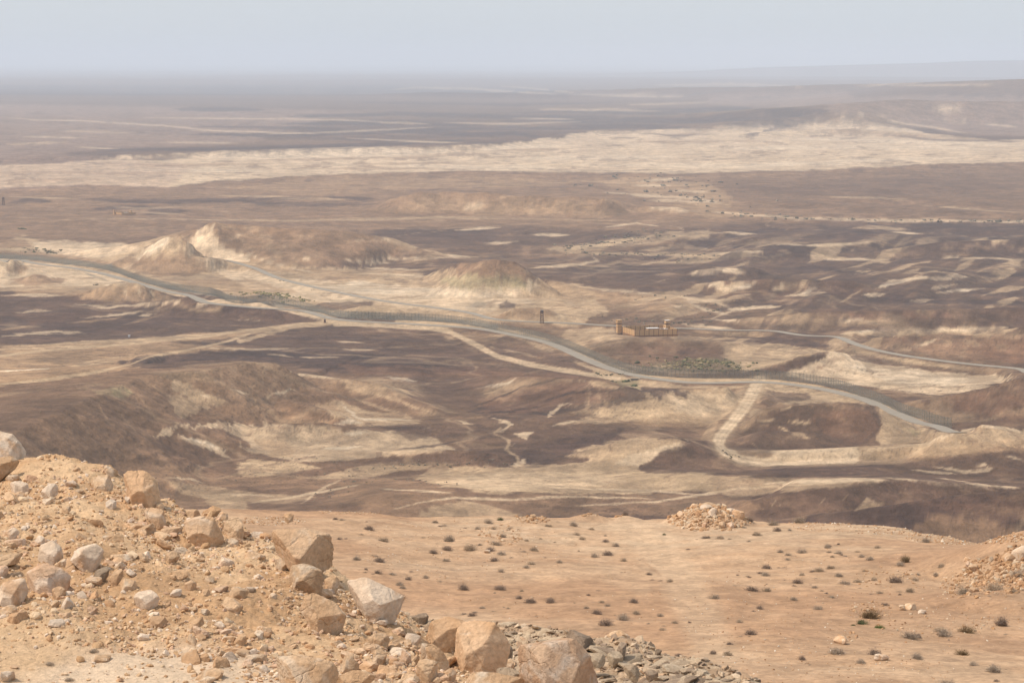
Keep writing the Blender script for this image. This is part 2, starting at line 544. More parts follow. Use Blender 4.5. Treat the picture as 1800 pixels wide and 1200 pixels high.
# flat-topped hill in the middle distance
hill([(712, 343, 19), (735, 338, 23), (790, 337, 23), (855, 338, 23), (900, 343, 20), (1060, 347, 19), (1090, 352, 14), (1125, 362, 7)], 0.42, 0.25, 0.5, 60, 2, 8)
hill([(1120, 362, 8), (1190, 364, 9), (1215, 372, 4)], 0.35, 0.2, 0.5, 60, 2, 9)
# long butte, left of centre
hill([(330, 420, 20), (350, 402, 27), (378, 391, 34), (430, 396, 31), (500, 401, 29), (560, 403, 28), (620, 407, 25), (680, 417, 19), (730, 436, 10), (770, 455, 3)], 0.21, 0.2, 0.45, 55, 2.5, 10)
hill([(350, 403, 26), (352, 420, 18), (372, 445, 7)], 0.6, 0.6, 0.3, 30, 1.5, 11)
hill([(377, 391, 34), (386, 412, 26), (405, 432, 14), (440, 450, 5), (470, 460, 1)], 0.5, 0.5, 0.3, 30, 1.2, 46)
# the pale cone
hill([(192, 466, 4), (235, 444, 11), (270, 427, 20), (292, 417, 28), (312, 414, 30), (326, 419, 28), (345, 438, 18), (365, 460, 6)], 0.66, 0.5, 0.4, 30, 1.0, 12)
hill([(245, 458, 9), (275, 452, 12), (320, 450, 13), (345, 458, 9)], 0.5, 0.4, 0.3, 40, 1.5, 13)
# low dome and hillocks at far left
hill([(-60, 462, 10), (-5, 455, 14), (18, 454, 14), (38, 466, 8), (55, 478, 3)], 0.42, 0.3, 0.5, 30, 1.2, 14)
hill([(20, 497, 1), (60, 482, 8), (90, 484, 5), (118, 492, 1)], 0.3, 0.25, 0.3, 40, 1.2, 15)
hill([(125, 520, 2), (165, 507, 8), (205, 497, 13), (240, 497, 13), (262, 506, 8), (300, 520, 3)], 0.42, 0.35, 0.5, 30, 1.2, 16)
hill([(250, 532, 4), (330, 521, 10), (385, 520, 11), (440, 528, 9), (485, 545, 4)], 0.42, 0.3, 0.4, 40, 1.5, 17)
# butte in the centre
hill([(762, 478, 6), (790, 466, 13), (812, 461, 17), (825, 464, 17)], 0.5, 0.4, 0.5, 26, 1.2, 18)
hill([(812, 478, 14), (830, 463, 23), (855, 456, 28), (880, 455, 28), (903, 460, 26), (925, 479, 14), (945, 492, 6), (1000, 505, 3)], 0.58, 0.45, 0.45, 28, 1.2, 19)
hill([(940, 487, 8), (970, 493, 7), (1010, 505, 4), (1060, 520, 1)], 0.3, 0.3, 0.3, 30, 1.2, 20)
hill([(860, 560, 3), (905, 542, 9), (950, 540, 9), (985, 552, 3)], 0.32, 0.3, 0.3, 40, 1.2, 21)
hill([(600, 545, 3), (640, 537, 7), (690, 541, 6), (730, 552, 2)], 0.3, 0.3, 0.3, 40, 1.2, 22)
# ground rises under the fort
hill([(1060, 588, 3), (1110, 594, 7), (1190, 592, 7), (1260, 600, 5)], 0.22, 0.15, 0.3, 60, 1.5, 23)
# right-hand ridges
hill([(1180, 505, 3), (1260, 494, 9), (1370, 490, 11), (1500, 494, 9), (1560, 505, 3)], 0.35, 0.25, 0.7, 40, 1.5, 24)
hill([(1300, 560, 2), (1420, 548, 9), (1600, 545, 11), (1800, 540, 11), (2000, 535, 11)], 0.3, 0.2, 0.6, 40, 1.5, 25)
hill([(1180, 480, 2), (1250, 472, 7), (1320, 470, 7)], 0.3, 0.2, 0.4, 40, 1.5, 26)
hill([(1550, 440, 3), (1660, 425, 11), (1800, 420, 12), (2000, 418, 12)], 0.25, 0.15, 0.4, 70, 1.5, 27)
hill([(1490, 600, 2), (1600, 586, 9), (1700, 590, 9), (1800, 575, 14), (2000, 560, 20)], 0.22, 0.2, 0.4, 60, 1.5, 28)
hill([(1360, 640, 3), (1420, 622, 8), (1462, 617, 8), (1480, 620, 4)], 0.4, 0.3, 0.3, 40, 1.2, 29)
# plateau edge and scarp on the left
hill([(-320, 900, 24), (-60, 800, 27), (0, 768, 27), (70, 735, 28), (125, 712, 28), (175, 690, 27), (240, 662, 26), (300, 655, 25), (340, 652, 25), (400, 642, 23), (440, 636, 22), (478, 638, 20), (505, 654, 12), (530, 668, 4)], 0.46, 0.055, 0.45, 26, 1.5, 30)
hill([(262, 752, 3), (300, 748, 8), (345, 750, 9), (390, 765, 6), (425, 790, 1)], 0.45, 0.4, 0.4, 25, 1.2, 31)
hill([(380, 672, 10), (430, 690, 8), (520, 705, 8), (600, 730, 5), (640, 745, 1)], 0.4, 0.3, 0.5, 30, 1.2, 32)
hill([(520, 655, 6), (600, 665, 9), (660, 672, 8), (720, 700, 5), (790, 730, 1)], 0.32, 0.3, 0.5, 40, 1.2, 33)
hill([(430, 755, 2), (500, 745, 7), (560, 742, 7), (640, 755, 4), (700, 770, 1)], 0.35, 0.3, 0.4, 40, 1.2, 34)
# dark broken hill in the centre and the banks above the gully
hill([(860, 660, 4), (960, 662, 9), (1060, 668, 12), (1130, 688, 11), (1200, 682, 8), (1300, 680, 8)], 0.26, 0.3, 0.55, 45, 1.5, 35)
hill([(640, 795, 2), (760, 790, 6), (830, 792, 6), (890, 800, 2)], 0.35, 0.3, 0.3, 40, 1.2, 36)
hill([(1000, 800, 2), (1090, 775, 9), (1180, 768, 10), (1240, 775, 6)], 0.28, 0.3, 0.3, 50, 1.2, 37)
hill([(1310, 735, 4), (1350, 717, 10), (1430, 710, 13), (1500, 708, 14), (1535, 712, 12), (1550, 730, 6)], 0.36, 0.25, 0.5, 30, 1.2, 38)
hill([(1290, 790, 2), (1350, 758, 6), (1420, 760, 5)], 0.3, 0.3, 0.4, 40, 1.2, 39)
hill([(1560, 790, 2), (1630, 776, 7), (1672, 758, 13), (1700, 750, 15), (1730, 746, 15), (1790, 751, 11), (1900, 748, 12), (2100, 740, 12)], 0.25, 0.4, 0.3, 40, 1.2, 40)
hill([(1590, 715, 2), (1640, 700, 6), (1720, 685, 11), (1790, 665, 18), (1900, 640, 24)], 0.42, 0.2, 0.5, 35, 1.2, 41)
hill([(1230, 885, 1), (1330, 877, 9), (1433, 858, 12), (1500, 845, 13), (1583, 841, 12), (1700, 850, 9), (1800, 856, 6)], 0.34, 0.12, 0.6, 26, 1.2, 42)
hill([(1370, 915, 4), (1417, 905, 8), (1490, 897, 11), (1567, 887, 13), (1667, 872, 15), (1733, 865, 16), (1800, 862, 17), (2000, 850, 17)], 0.36, 0.5, 0.35, 30, 1.2, 43)
hill([(560, 890, 3), (680, 870, 7), (800, 858, 7), (960, 862, 6), (1100, 872, 4), (1200, 890, 1)], 0.10, 0.12, 0.2, 60, 1.5, 44)
hill([(1050, 850, 2), (1200, 832, 6), (1330, 838, 7), (1450, 826, 6), (1560, 822, 3)], 0.12, 0.12, 0.3, 60, 1.5, 45)


def rowcol_hit(lx, ly):
    """first visible ground point on the level ray (lx, ly) -> grid coords (lx, gy) and world xyz"""
    c = np.interp(lx, GC, np.arange(NC)); c0 = int(np.clip(round(c), 0, NC - 1))
    z = Z[:, c0]
    pyv = HOR + FP * (CAMZ - z) / Yr
    idx = np.nonzero(pyv <= ly)[0]
    if len(idx) == 0: i = NR - 1
    else: i = idx[0]
    if i == 0:
        g = ly; zz = z[0]; Y = Yr[0]
        return lx, max(g, 104.5), ((lx - 900) / FP * Y, Y, zz)
    a, b = pyv[i - 1], pyv[i]
    t = 0 if a == b else np.clip((a - ly) / (a - b), 0, 1)
    g = GR[i - 1] + (GR[i] - GR[i - 1]) * t
    Y = CAMZ * FP / (g - HOR)
    return lx, g, ((lx - 900) / FP * Y, Y, z[i - 1] + (z[i] - z[i - 1]) * t)


def hit(px, py):
    lx, ly = lev(px, py)
    return rowcol_hit(float(lx), float(ly))


def zat(x, y):
    """height of the plain at world x, y (arrays)"""
    x = np.asarray(x, float); y = np.asarray(y, float)
    g = HOR + CAMZ * FP / y
    l = 900 + FP * x / y
    r = np.interp(g, GR[::-1], np.arange(NR)[::-1].astype(float)); c = np.interp(l, GC, np.arange(NC).astype(float))
    r0 = np.clip(np.floor(r).astype(int), 0, NR - 2); c0 = np.clip(np.floor(c).astype(int), 0, NC - 2)
    fr = r - r0; fc = c - c0
    return (Z[r0, c0] * (1 - fr) * (1 - fc) + Z[r0 + 1, c0] * fr * (1 - fc) + Z[r0, c0 + 1] * (1 - fr) * fc + Z[r0 + 1, c0 + 1] * fr * fc)


def dens(pts, step=14, closed=False):
    pts = list(pts) + ([pts[0]] if closed else [])
    out = []
    for a, b in zip(pts[:-1], pts[1:]):
        n = max(1, int(np.hypot(b[0] - a[0], (b[1] - a[1]) * 2) / step))
        for i in range(n):
            t = i / n; out.append([a[j] + (b[j] - a[j]) * t for j in range(len(a))])
    if not closed: out.append(list(pts[-1]))
    return out


# ---------------------------------------------------------------- roads: level the ground under them first
def smooth_line(w, k=5):
    w = np.array(w, float)
    for _ in range(k):
        w[1:-1] = 0.25 * w[:-2] + 0.5 * w[1:-1] + 0.25 * w[2:]
    return w


def resample(w, step):
    s = np.concatenate([[0], np.cumsum(np.hypot(*np.diff(w[:, :2], axis=0).T))])
    t = np.arange(0, s[-1], step)
    return np.stack([np.interp(t, s, w[:, i]) for i in range(w.shape[1])], 1)


def line_world(pts, step=6, k=8, spread=30):
    w = np.array([hit(p[0], p[1])[2] for p in dens(pts, spread)])
    return smooth_line(resample(w, step), k)


def grade(line, half, shoulder, zs=None):
    """cut and fill so that the ground lies level across a strip along the line"""
    global Z
    x0, x1, y0, y1 = line[:, 0].min(), line[:, 0].max(), line[:, 1].min(), line[:, 1].max()
    R = half + shoulder
    m = (TX > x0 - R) & (TX < x1 + R) & (TY > y0 - R) & (TY < y1 + R)
    x, y = TX[m], TY[m]
    bd = np.full(x.shape, 1e9); bz = np.zeros(x.shape)
    P = line[::2]
    ids = np.arange(len(x))
    for a, b in zip(P[:-1], P[1:]):
        d = b[:2] - a[:2]; L2 = (d ** 2).sum() + 1e-9
        mm = (np.abs(y - (a[1] + b[1]) / 2) < R + abs(d[1]) + 6) & (np.abs(x - (a[0] + b[0]) / 2) < R + abs(d[0]) + 6)
        if not mm.any(): continue
        xx, yy = x[mm], y[mm]
        t = np.clip(((xx - a[0]) * d[0] + (yy - a[1]) * d[1]) / L2, 0, 1)
        dd = np.hypot(xx - a[0] - d[0] * t, yy - a[1] - d[1] * t)
        zz = a[2] + (b[2] - a[2]) * t
        i = ids[mm]; k = dd < bd[i]
        bd[i[k]] = dd[k]; bz[i[k]] = zz[k]
    w = sstep(half + shoulder, half, bd)
    zz = Z[m]; Z[m] = zz * (1 - w) + bz * w


PATROL = [(-20, 455), (0, 457), (60, 464), (120, 470), (180, 481), (225, 493), (262, 504), (300, 515), (360, 527), (430, 535), (480, 541), (535, 551), (590, 565), (640, 567), (710, 568), (800, 573), (850, 578), (900, 588), (950, 600), (1000, 617), (1050, 640), (1083, 652), (1117, 663), (1167, 670), (1230, 673), (1290, 670), (1333, 668), (1383, 676), (1433, 683), (1483, 693), (1533, 708), (1560, 720), (1587, 734), (1617, 749), (1650, 758), (1680, 760), (1700, 762)]
FENCE = [(-20, 453), (67, 458), (133, 466), (187, 473), (213, 482), (247, 495), (283, 505), (333, 515), (400, 523), (473, 533), (533, 544), (567, 553), (600, 558), (700, 562), (800, 568), (850, 574), (900, 585), (967, 602), (1000, 611), (1033, 626), (1067, 641), (1100, 653), (1133, 660), (1200, 663), (1267, 663), (1350, 664), (1400, 671), (1467, 682), (1517, 697), (1550, 709), (1583, 726), (1617, 739), (1650, 749), (1682, 754)]
HIGHWAY = [(353, 453), (400, 463), (450, 478), (493, 493), (533, 503), (597, 517), (650, 528), (717, 537), (783, 547), (867, 560), (950, 569), (1010, 574), (1060, 576), (1120, 577), (1200, 580), (1283, 586), (1400, 588), (1470, 593), (1495, 603), (1533, 617), (1580, 627), (1633, 636), (1700, 645), (1797, 658), (1900, 672)]
TRACK_A = [(590, 568), (650, 570), (760, 575), (790, 582), (815, 595), (845, 610), (875, 626), (930, 640), (1000, 652), (1050, 660), (1085, 665)]
TRACK_B = [(1334, 667), (1318, 700), (1305, 720), (1285, 745), (1268, 765), (1262, 780), (1275, 795), (1300, 806), (1345, 811), (1400, 806), (1450, 803), (1500, 797), (1560, 789), (1620, 781)]
TRACK_C = [(-20, 628), (60, 618), (160, 610), (260, 600), (360, 592), (420, 583), (500, 573), (560, 566), (610, 566)]
TRACK_D = [(-20, 678), (90, 666), (160, 655), (230, 640), (262, 627), (330, 615), (400, 600), (440, 585), (520, 571)]

W_PATROL = line_world(PATROL); W_FENCE = line_world(FENCE); W_HIGH = line_world(HIGHWAY)
W_A = line_world(TRACK_A, k=40); W_B = line_world(TRACK_B, k=60); W_C = line_world(TRACK_C); W_D = line_world(TRACK_D)
for L in (W_D, W_C, W_A, W_B): L[:, 2] = smooth_line(L, 220)[:, 2]; grade(L, 4, 8)
for L in (W_HIGH, W_FENCE, W_PATROL): L[:, 2] = smooth_line(L, 120)[:, 2]
W_HIGH[:, 2] += 1.0
grade(W_HIGH, 6, 9); grade(W_FENCE, 3, 7); grade(W_PATROL, 5, 7)
# ---------------------------------------------------------------- what the ground is made of
def C3(*a): return np.array(a, float)


DK = C3(.080, .050, .040); DB = C3(.124, .077, .055); MB = C3(.178, .112, .074); BR = C3(.25, .160, .104); TN = C3(.345, .232, .148)
SD = C3(.435, .315, .210); CR = C3(.535, .405, .285); WH = C3(.60, .485, .365); OL = C3(.20, .165, .10); RD = C3(.19, .108, .072); GYR = C3(.20, .17, .135)
PK = C3(.27, .185, .14)

slope = np.hypot(np.gradient(Z, axis=1) / np.gradient(TX, axis=1), np.gradient(Z, axis=0) / np.gradient(TY, axis=0))
nA = n2(260, 5, 101); nB = n2(60, 4, 102); nC = n2(35, 4, 103, True); nD = n2(700, 4, 104)
# base: varnished stone pavement with paler ground showing on slopes and in runnels
f = sstep(-0.35, 0.35, nA + 0.35 * nB)[..., None]
ALB = DB * (1 - f) + MB * f
gul = sstep(0.25, 0.6, nC + 0.25 * nA)[..., None] * 0.28
ALB = ALB * (1 - gul) + TN * gul
ex = (sstep(0.10, 0.26, slope + 0.12 * nB) * sstep(-0.1, 0.3, nA + 0.3 * nB) * near)[..., None] * 0.6
ALB = ALB * (1 - ex) + SD * ex
LV = LY + Z * FP / TY            # height counts as well, so that steep faces are not smeared
WX1 = fbm(LX / 46, LV / 13, 5, 201, 0.62); WX2 = fbm(LX / 46, LV / 13, 5, 202, 0.62)
WF1 = fbm(LX / 30, LV / 4.2, 4, 203, 0.62)
STK = fbm((LX + 1.2 * LV) / 60, LV / 3.2, 4, 204, 0.6)      # long thin streaks


LYP = HOR + FP * (CAMZ - Z) / TY
Q = np.abs(np.gradient(LY, axis=0) / (np.abs(np.gradient(LYP, axis=0)) + 0.05)); Q = np.clip(Q, 0.12, 1.3)
for _ in range(2): Q[1:-1] = (Q[:-2] + Q[1:-1] + Q[2:]) / 3
HFN = fbm(LX / 17, LV / 2.6, 4, 205, 0.68)
AMP = np.clip((LY - HOR) / 380, 0.22, 1.0)       # ragged edges get finer with distance


def region(gp, pad):
    x0, x1 = gp[:, 0].min() - pad, gp[:, 0].max() + pad
    y0, y1 = gp[:, 1].min() - pad, gp[:, 1].max() + pad
    c0, c1 = np.searchsorted(GC, [x0, x1]); r0 = np.searchsorted(-GR, -y1); r1 = np.searchsorted(-GR, -y0)
    return slice(max(r0 - 1, 0), min(r1 + 1, NR)), slice(max(c0 - 1, 0), min(c1 + 1, NC))


def put(sl, a, col, tex=0.15, brk=0.55):
    global ALB
    n = (1 + tex * (nB[sl] * 1.2 + WF1[sl] * 0.5 + STK[sl] * 0.5))[..., None]
    a = a * np.clip(1 - brk * sstep(0.12, 0.34, STK[sl] * 0.5 + WF1[sl] * 0.5 + 0.25 * nB[sl] + .3 * HFN[sl]), 0, 1)
    a = a[..., None]
    ALB[sl] = ALB[sl] * (1 - a) + col * n * a


def P(col, pts, soft=3.0, warp=9.0, al=1.0, tex=0.15):
    """a patch of ground with an irregular edge"""
    gp = np.array([hit(x, y)[:2] for x, y in dens(pts, 16, True)])
    sl = region(gp, 1.6 * warp + soft + 3)
    x = LX[sl] + warp * (1.9 * WX1[sl] + 1.3 * WF1[sl]); q_ = Q[sl]; y = LY[sl] + AMP[sl] * q_ * warp * (0.5 * WX2[sl] + 0.4 * WF1[sl] + 0.35 * STK[sl])
    if x.size == 0: return
    ins = np.zeros(x.shape, bool); dm = np.full(x.shape, 1e9)
    n = len(gp)
    for i in range(n):
        ax, ay = gp[i]; bx, by = gp[(i + 1) % n]
        if ay != by:
            c = ((ay > y) != (by > y)) & (x < (bx - ax) * (y - ay) / (by - ay) + ax)
            ins ^= c
        dx, dy = bx - ax, (by - ay) * 2.0
        L2 = dx * dx + dy * dy + 1e-9
        t = np.clip(((x - ax) * dx + (y - ay) * 2.0 * dy) / L2, 0, 1)
        dm = np.minimum(dm, (x - ax - dx * t) ** 2 + (((y - ay) * 2.0 - dy * t) / q_) ** 2)
    sdist = np.sqrt(dm) * np.where(ins, 1, -1)
    put(sl, sstep(-soft, soft, sdist + AMP[sl] * (3 * HFN[sl] + 3.5 * WF1[sl] + 3 * STK[sl])) * al * (0.86 + 0.3 * np.clip(WX2[sl], -.45, .45)), col, tex)


def S(col, pts, w=2.0, soft=1.2, warp=3.0, al=1.0, taper=True, tex=0.12, brk=0.45):
    """a streak or track: half-thickness w (photo pixels, vertical)"""
    d = dens(pts, 16)
    gp = np.array([hit(p[0], p[1])[:2] for p in d])
    n = len(gp)
    sl = region(gp, 2 * w + warp + 4)
    x = LX[sl] + warp * 1.6 * WX1[sl]; q_ = Q[sl]; y = LY[sl] + AMP[sl] * q_ * warp * (0.5 * WX2[sl] + 0.35 * WF1[sl])
    if x.size == 0: return
    best = np.full(x.shape, -1e9)
    for i in range(n - 1):
        ax, ay = gp[i]; bx, by = gp[i + 1]
        ta = (i + 0.0) / (n - 1); tb = (i + 1.0) / (n - 1)
        wa = w * (math.sin(math.pi * ta) ** 0.6 if taper else 1); wb = w * (math.sin(math.pi * tb) ** 0.6 if taper else 1)
        dx, dy = bx - ax, (by - ay)
        L2 = dx * dx + dy * dy + 1e-9
        t = np.clip(((x - ax) * dx + (y - ay) * dy) / L2, 0, 1)
        dd = np.sqrt((x - ax - dx * t) ** 2 * 0.45 + ((y - ay - dy * t) / q_) ** 2)
        best = np.maximum(best, wa + (wb - wa) * t - dd)
    put(sl, sstep(-soft, soft, best + 0.9 * HFN[sl] * min(w, 3) * (.6 if brk > .3 else .25)) * al, col, tex, brk)


def SS(col, lines, w=2.0, **k):
    for l in lines: S(col, l, w, **k)


P(MB * 1.12, [(-400, 640), (300, 630), (640, 650), (760, 740), (880, 830), (900, 920), (-400, 920)], 10, 16, .75)
# --- the far plain
P(MB * 0.9, [(-300, 112), (2100, 112), (2100, 160), (-300, 160)], 6, 4)
P(DK, [(-300, 150), (700, 150), (1000, 158), (1000, 176), (600, 168), (-300, 168)], 5, 8, .8)
P(PK, [(-300, 178), (150, 186), (420, 190), (620, 196), (560, 210), (430, 250), (200, 262), (-300, 300)], 8, 14, .8)
P(MB, [(650, 168), (900, 172), (1250, 168), (1500, 165), (1500, 185), (1200, 196), (800, 190)], 6, 10, .8)
P(PK, [(1250, 166), (1480, 160), (1500, 176), (1400, 190), (1250, 184)], 5, 8, .7)
SS(DK, [[(-60, 163), (200, 165), (500, 166)], [(330, 236), (480, 238), (620, 234), (760, 228), (930, 222)], [(170, 263), (420, 262), (640, 255), (840, 246)], [(500, 205), (700, 200), (900, 206), (1100, 205)],
        [(880, 214), (1100, 212), (1380, 212)], [(900, 226), (1100, 222), (1240, 226)], [(780, 238), (900, 234), (960, 244)], [(480, 218), (700, 216), (860, 222)], [(300, 192), (460, 193)], [(650, 228), (860, 236)], [(1050, 196), (1300, 192), (1480, 196)]], 4.5, al=.85, warp=8)
SS(DK, [[(620, 180), (900, 184), (1100, 180)], [(350, 222), (560, 226), (700, 240)], [(860, 200), (1000, 196), (1240, 202)], [(600, 246), (800, 250)]], 3, al=.7, warp=8)
SS(CR, [[(0, 206), (60, 211), (150, 213), (300, 222), (440, 236)], [(250, 207), (440, 209), (600, 211), (700, 216)], [(470, 236), (600, 232), (760, 224)], [(610, 243), (700, 247), (800, 251)], [(780, 216), (900, 218), (1020, 214)],
        [(330, 229), (480, 232)], [(130, 258), (210, 262)], [(700, 249), (812, 251)], [(900, 208), (1010, 210)], [(280, 250), (420, 252)], [(880, 152), (960, 158), (1010, 163)], [(1010, 166), (1200, 170)], [(420, 232), (560, 235)], [(40, 240), (150, 243)]], 1.6, al=.5)
SS(SD, [[(1000, 196), (1060, 192), (1160, 196)], [(940, 192), (1060, 194)], [(1100, 185), (1250, 180)], [(650, 215), (760, 218)], [(100, 230), (240, 234)], [(0, 255), (120, 250)], [(1150, 150), (1290, 148), (1420, 152)], [(1500, 150), (1620, 146)]], 2.2, al=.55, warp=8)
SS(SD, [[(670, 160), (730, 154), (830, 156), (900, 162), (980, 166)], [(1560, 151), (1660, 150), (1780, 148)]], 2.2, al=.6)
# the pale badland belt
P(CR, [(-300, 305), (-20, 292), (110, 286), (210, 277), (420, 268), (640, 263), (830, 257), (930, 248), (1010, 234), (1150, 229), (1300, 222), (1420, 215), (1500, 214), (1590, 224), (1640, 238), (1750, 246), (2100, 240), (2100, 270), (1800, 284), (1640, 289), (1450, 299), (1200, 305), (1000, 303), (830, 300), (660, 304), (500, 310), (380, 318), (300, 330), (150, 324), (-20, 332), (-300, 340)], 3, 8, 1, .1)
SS(WH, [[(1000, 290), (1300, 292), (1500, 284), (1700, 276)], [(1250, 262), (1500, 258), (1780, 262)], [(700, 292), (1000, 296)], [(350, 276), (640, 270), (800, 266)], [(1400, 244), (1600, 250), (1800, 256)], [(200, 300), (480, 300)], [(840, 262), (1000, 256)], [(900, 278), (1200, 276)]], 4, al=.35, warp=9)
SS(BR, [[(150, 288), (330, 290), (480, 287)], [(440, 282), (700, 278), (860, 270)], [(-20, 302), (180, 304), (400, 304)], [(620, 290), (800, 286)], [(1160, 238), (1200, 236), (1240, 232)], [(1380, 226), (1560, 236), (1720, 246), (1800, 249)], [(0, 318), (170, 316)], [(860, 265), (1000, 262)], [(1100, 250), (1350, 248)], [(560, 297), (760, 296)]], 2.2, al=.5, warp=8)
SS(DB, [[(1150, 237), (1200, 239), (1235, 234)], [(1560, 236), (1640, 246), (1800, 249)], [(230, 281), (330, 277)], [(340, 333), (400, 322), (430, 318)]], 2.2, al=.7, warp=6)
P(PK, [(1540, 188), (1650, 186), (1800, 186), (2100, 185), (2100, 232), (1800, 240), (1700, 236), (1600, 222), (1560, 208)], 5, 10, .85)
P(PK * .9, [(1440, 192), (1500, 172), (1640, 166), (2100, 170), (2100, 195), (1600, 196), (1540, 205)], 4, 8, .8)
SS(CR, [[(1480, 205), (1520, 200), (1560, 206)], [(1560, 212), (1640, 224), (1700, 234)], [(1640, 190), (1700, 196)], [(1600, 232), (1680, 240)], [(1560, 190), (1590, 196)], [(1720, 216), (1790, 224)], [(1640, 205), (1700, 215)]], 2, al=.6, warp=6)
SS(DK, [[(1180, 214), (1300, 208), (1400, 210)], [(1260, 222), (1400, 220)], [(1650, 166), (1800, 170)], [(1300, 240), (1420, 214)]], 2.2, al=.7, warp=5)
P(PK * 1.35, [(-300, 270), (100, 270), (330, 290), (300, 335), (-300, 345)], 14, 14, .45)
# --- tan plain behind the buttes
P(BR, [(-300, 338), (0, 335), (170, 327), (300, 332), (380, 320), (500, 311), (660, 305), (830, 302), (1000, 304), (1200, 306), (1450, 300), (1640, 290), (1800, 285), (2100, 276), (2100, 395), (-300, 420)], 3, 5)
P(TN, [(380, 330), (520, 314), (700, 310), (900, 312), (1050, 318), (900, 330), (700, 335), (560, 345)], 7, 12, .6)
P(MB, [(1250, 318), (1500, 306), (1800, 296), (2100, 292), (2100, 378), (1600, 378), (1400, 370), (1280, 350)], 8, 14, .8)
P(DB, [(1300, 330), (1500, 318), (1700, 312), (1800, 330), (1600, 345), (1400, 345)], 8, 14, .45)
SS(DK, [[(20, 354), (60, 352), (95, 356)], [(130, 350), (300, 355), (440, 352), (560, 349)], [(150, 366), (240, 363), (330, 371)], [(420, 356), (560, 360), (650, 358)], [(250, 376), (330, 371)], [(1150, 318), (1230, 320)], [(570, 345), (680, 352)], [(640, 364), (700, 356)]], 4, al=.75, warp=8)
SS(SD, [[(20, 346), (140, 350)], [(190, 362), (240, 366), (330, 364)], [(480, 350), (620, 350)], [(0, 392), (200, 384), (520, 388), (800, 383), (1000, 386), (1200, 389)], [(1020, 318), (1120, 324), (1240, 328)], [(1620, 362), (1800, 374)], [(380, 344), (520, 346)], [(1460, 346), (1600, 350)], [(600, 384), (900, 380)], [(240, 372), (330, 378)]], 1.5, al=.6)
P(TN, [(1050, 316), (1130, 312), (1230, 320), (1290, 345), (1280, 372), (1400, 382), (1250, 384), (1200, 370), (1150, 350), (1090, 335)], 6, 12, .8)
SS(CR, [[(1060, 338), (1130, 344), (1220, 348), (1280, 360)], [(1120, 320), (1200, 312)], [(1250, 372), (1400, 384), (1600, 388), (1900, 391)], [(1110, 326), (1180, 326)], [(1130, 352), (1260, 356)], [(1180, 335), (1240, 338)]], 2.6, al=.7)
P(BR, [(640, 352), (712, 341), (850, 337), (1060, 347), (1215, 375), (1000, 382), (700, 380), (600, 372)], 5, 8, .8)
SS(TN * .9, [[(650, 368), (800, 366), (1000, 370), (1180, 372)], [(700, 358), (900, 360), (1050, 362)]], 4, al=.5)
SS(CR, [[(714, 348), (711, 358)], [(725, 350), (735, 360)], [(1062, 352), (1085, 358)], [(1130, 362), (1200, 368)], [(1140, 366), (1230, 372)], [(800, 363), (860, 362)]], 1.8, al=.6)
P(BR * .9, [(-300, 395), (200, 386), (330, 388), (300, 410), (180, 425), (60, 410), (-300, 405)], 5, 8, .7)
# --- dark belts, centre and right
P(DB, [(640, 405), (760, 400), (900, 398), (1040, 402), (1150, 412), (1040, 430), (960, 440), (1000, 470), (940, 468), (860, 448), (780, 440), (730, 425)], 5, 12, .9)
P(DK, [(640, 406), (760, 402), (900, 408), (860, 425), (740, 416)], 5, 10, .6)
P(DB, [(1150, 408), (1300, 392), (1500, 390), (1800, 396), (2200, 396), (2200, 600), (1800, 590), (1500, 560), (1250, 530), (1100, 505), (960, 478), (1080, 445), (1200, 425)], 7, 14, .92)
P(DK, [(1440, 396), (1600, 392), (2200, 396), (2200, 452), (1800, 450), (1560, 440), (1450, 420)], 7, 12, .8)
SS(DK, [[(1200, 412), (1320, 408), (1440, 402)], [(1040, 418), (1130, 414)], [(1200, 425), (1400, 440), (1560, 442)], [(1240, 452), (1400, 448), (1560, 462)], [(1600, 470), (1760, 482), (1900, 480)], [(1120, 450), (1240, 455)], [(1400, 470), (1560, 480)], [(1180, 480), (1300, 470), (1340, 478)],
        [(1600, 500), (1700, 515), (1900, 520)], [(1300, 510), (1500, 520), (1700, 530), (1900, 535)], [(1260, 545), (1400, 535)], [(1000, 470), (1160, 470)]], 5.5, al=.75, warp=12)
P(RD * .9, [(1230, 498), (1350, 490), (1500, 495), (1540, 520), (1400, 530), (1260, 525)], 6, 12, .45)
P(RD, [(1420, 545), (1600, 545), (1700, 555), (1600, 562), (1450, 562)], 5, 10, .5)
SS(CR, [[(600, 424), (700, 422)], [(850, 428), (910, 424)], [(800, 405), (880, 400)], [(930, 412), (1000, 413)], [(640, 450), (720, 455), (800, 452)], [(780, 448), (840, 452)], [(1350, 429), (1440, 432), (1530, 428)], [(1270, 408), (1330, 412)], [(1560, 408), (1620, 410)],
        [(1060, 400), (1120, 392), (1160, 398)], [(1180, 398), (1200, 404)], [(1650, 452), (1800, 456)], [(1240, 445), (1340, 442), (1340, 448)], [(1440, 455), (1560, 456)], [(1000, 436), (1060, 430)]], 2.2, al=.85)
SS(SD, [[(1140, 440), (1200, 432), (1260, 440)], [(1420, 448), (1500, 455)], [(1540, 462), (1580, 458)], [(1230, 408), (1290, 410)], [(1060, 424), (1200, 415)], [(1500, 400), (1600, 404)], [(1700, 420), (1780, 424)]], 3, al=.6)
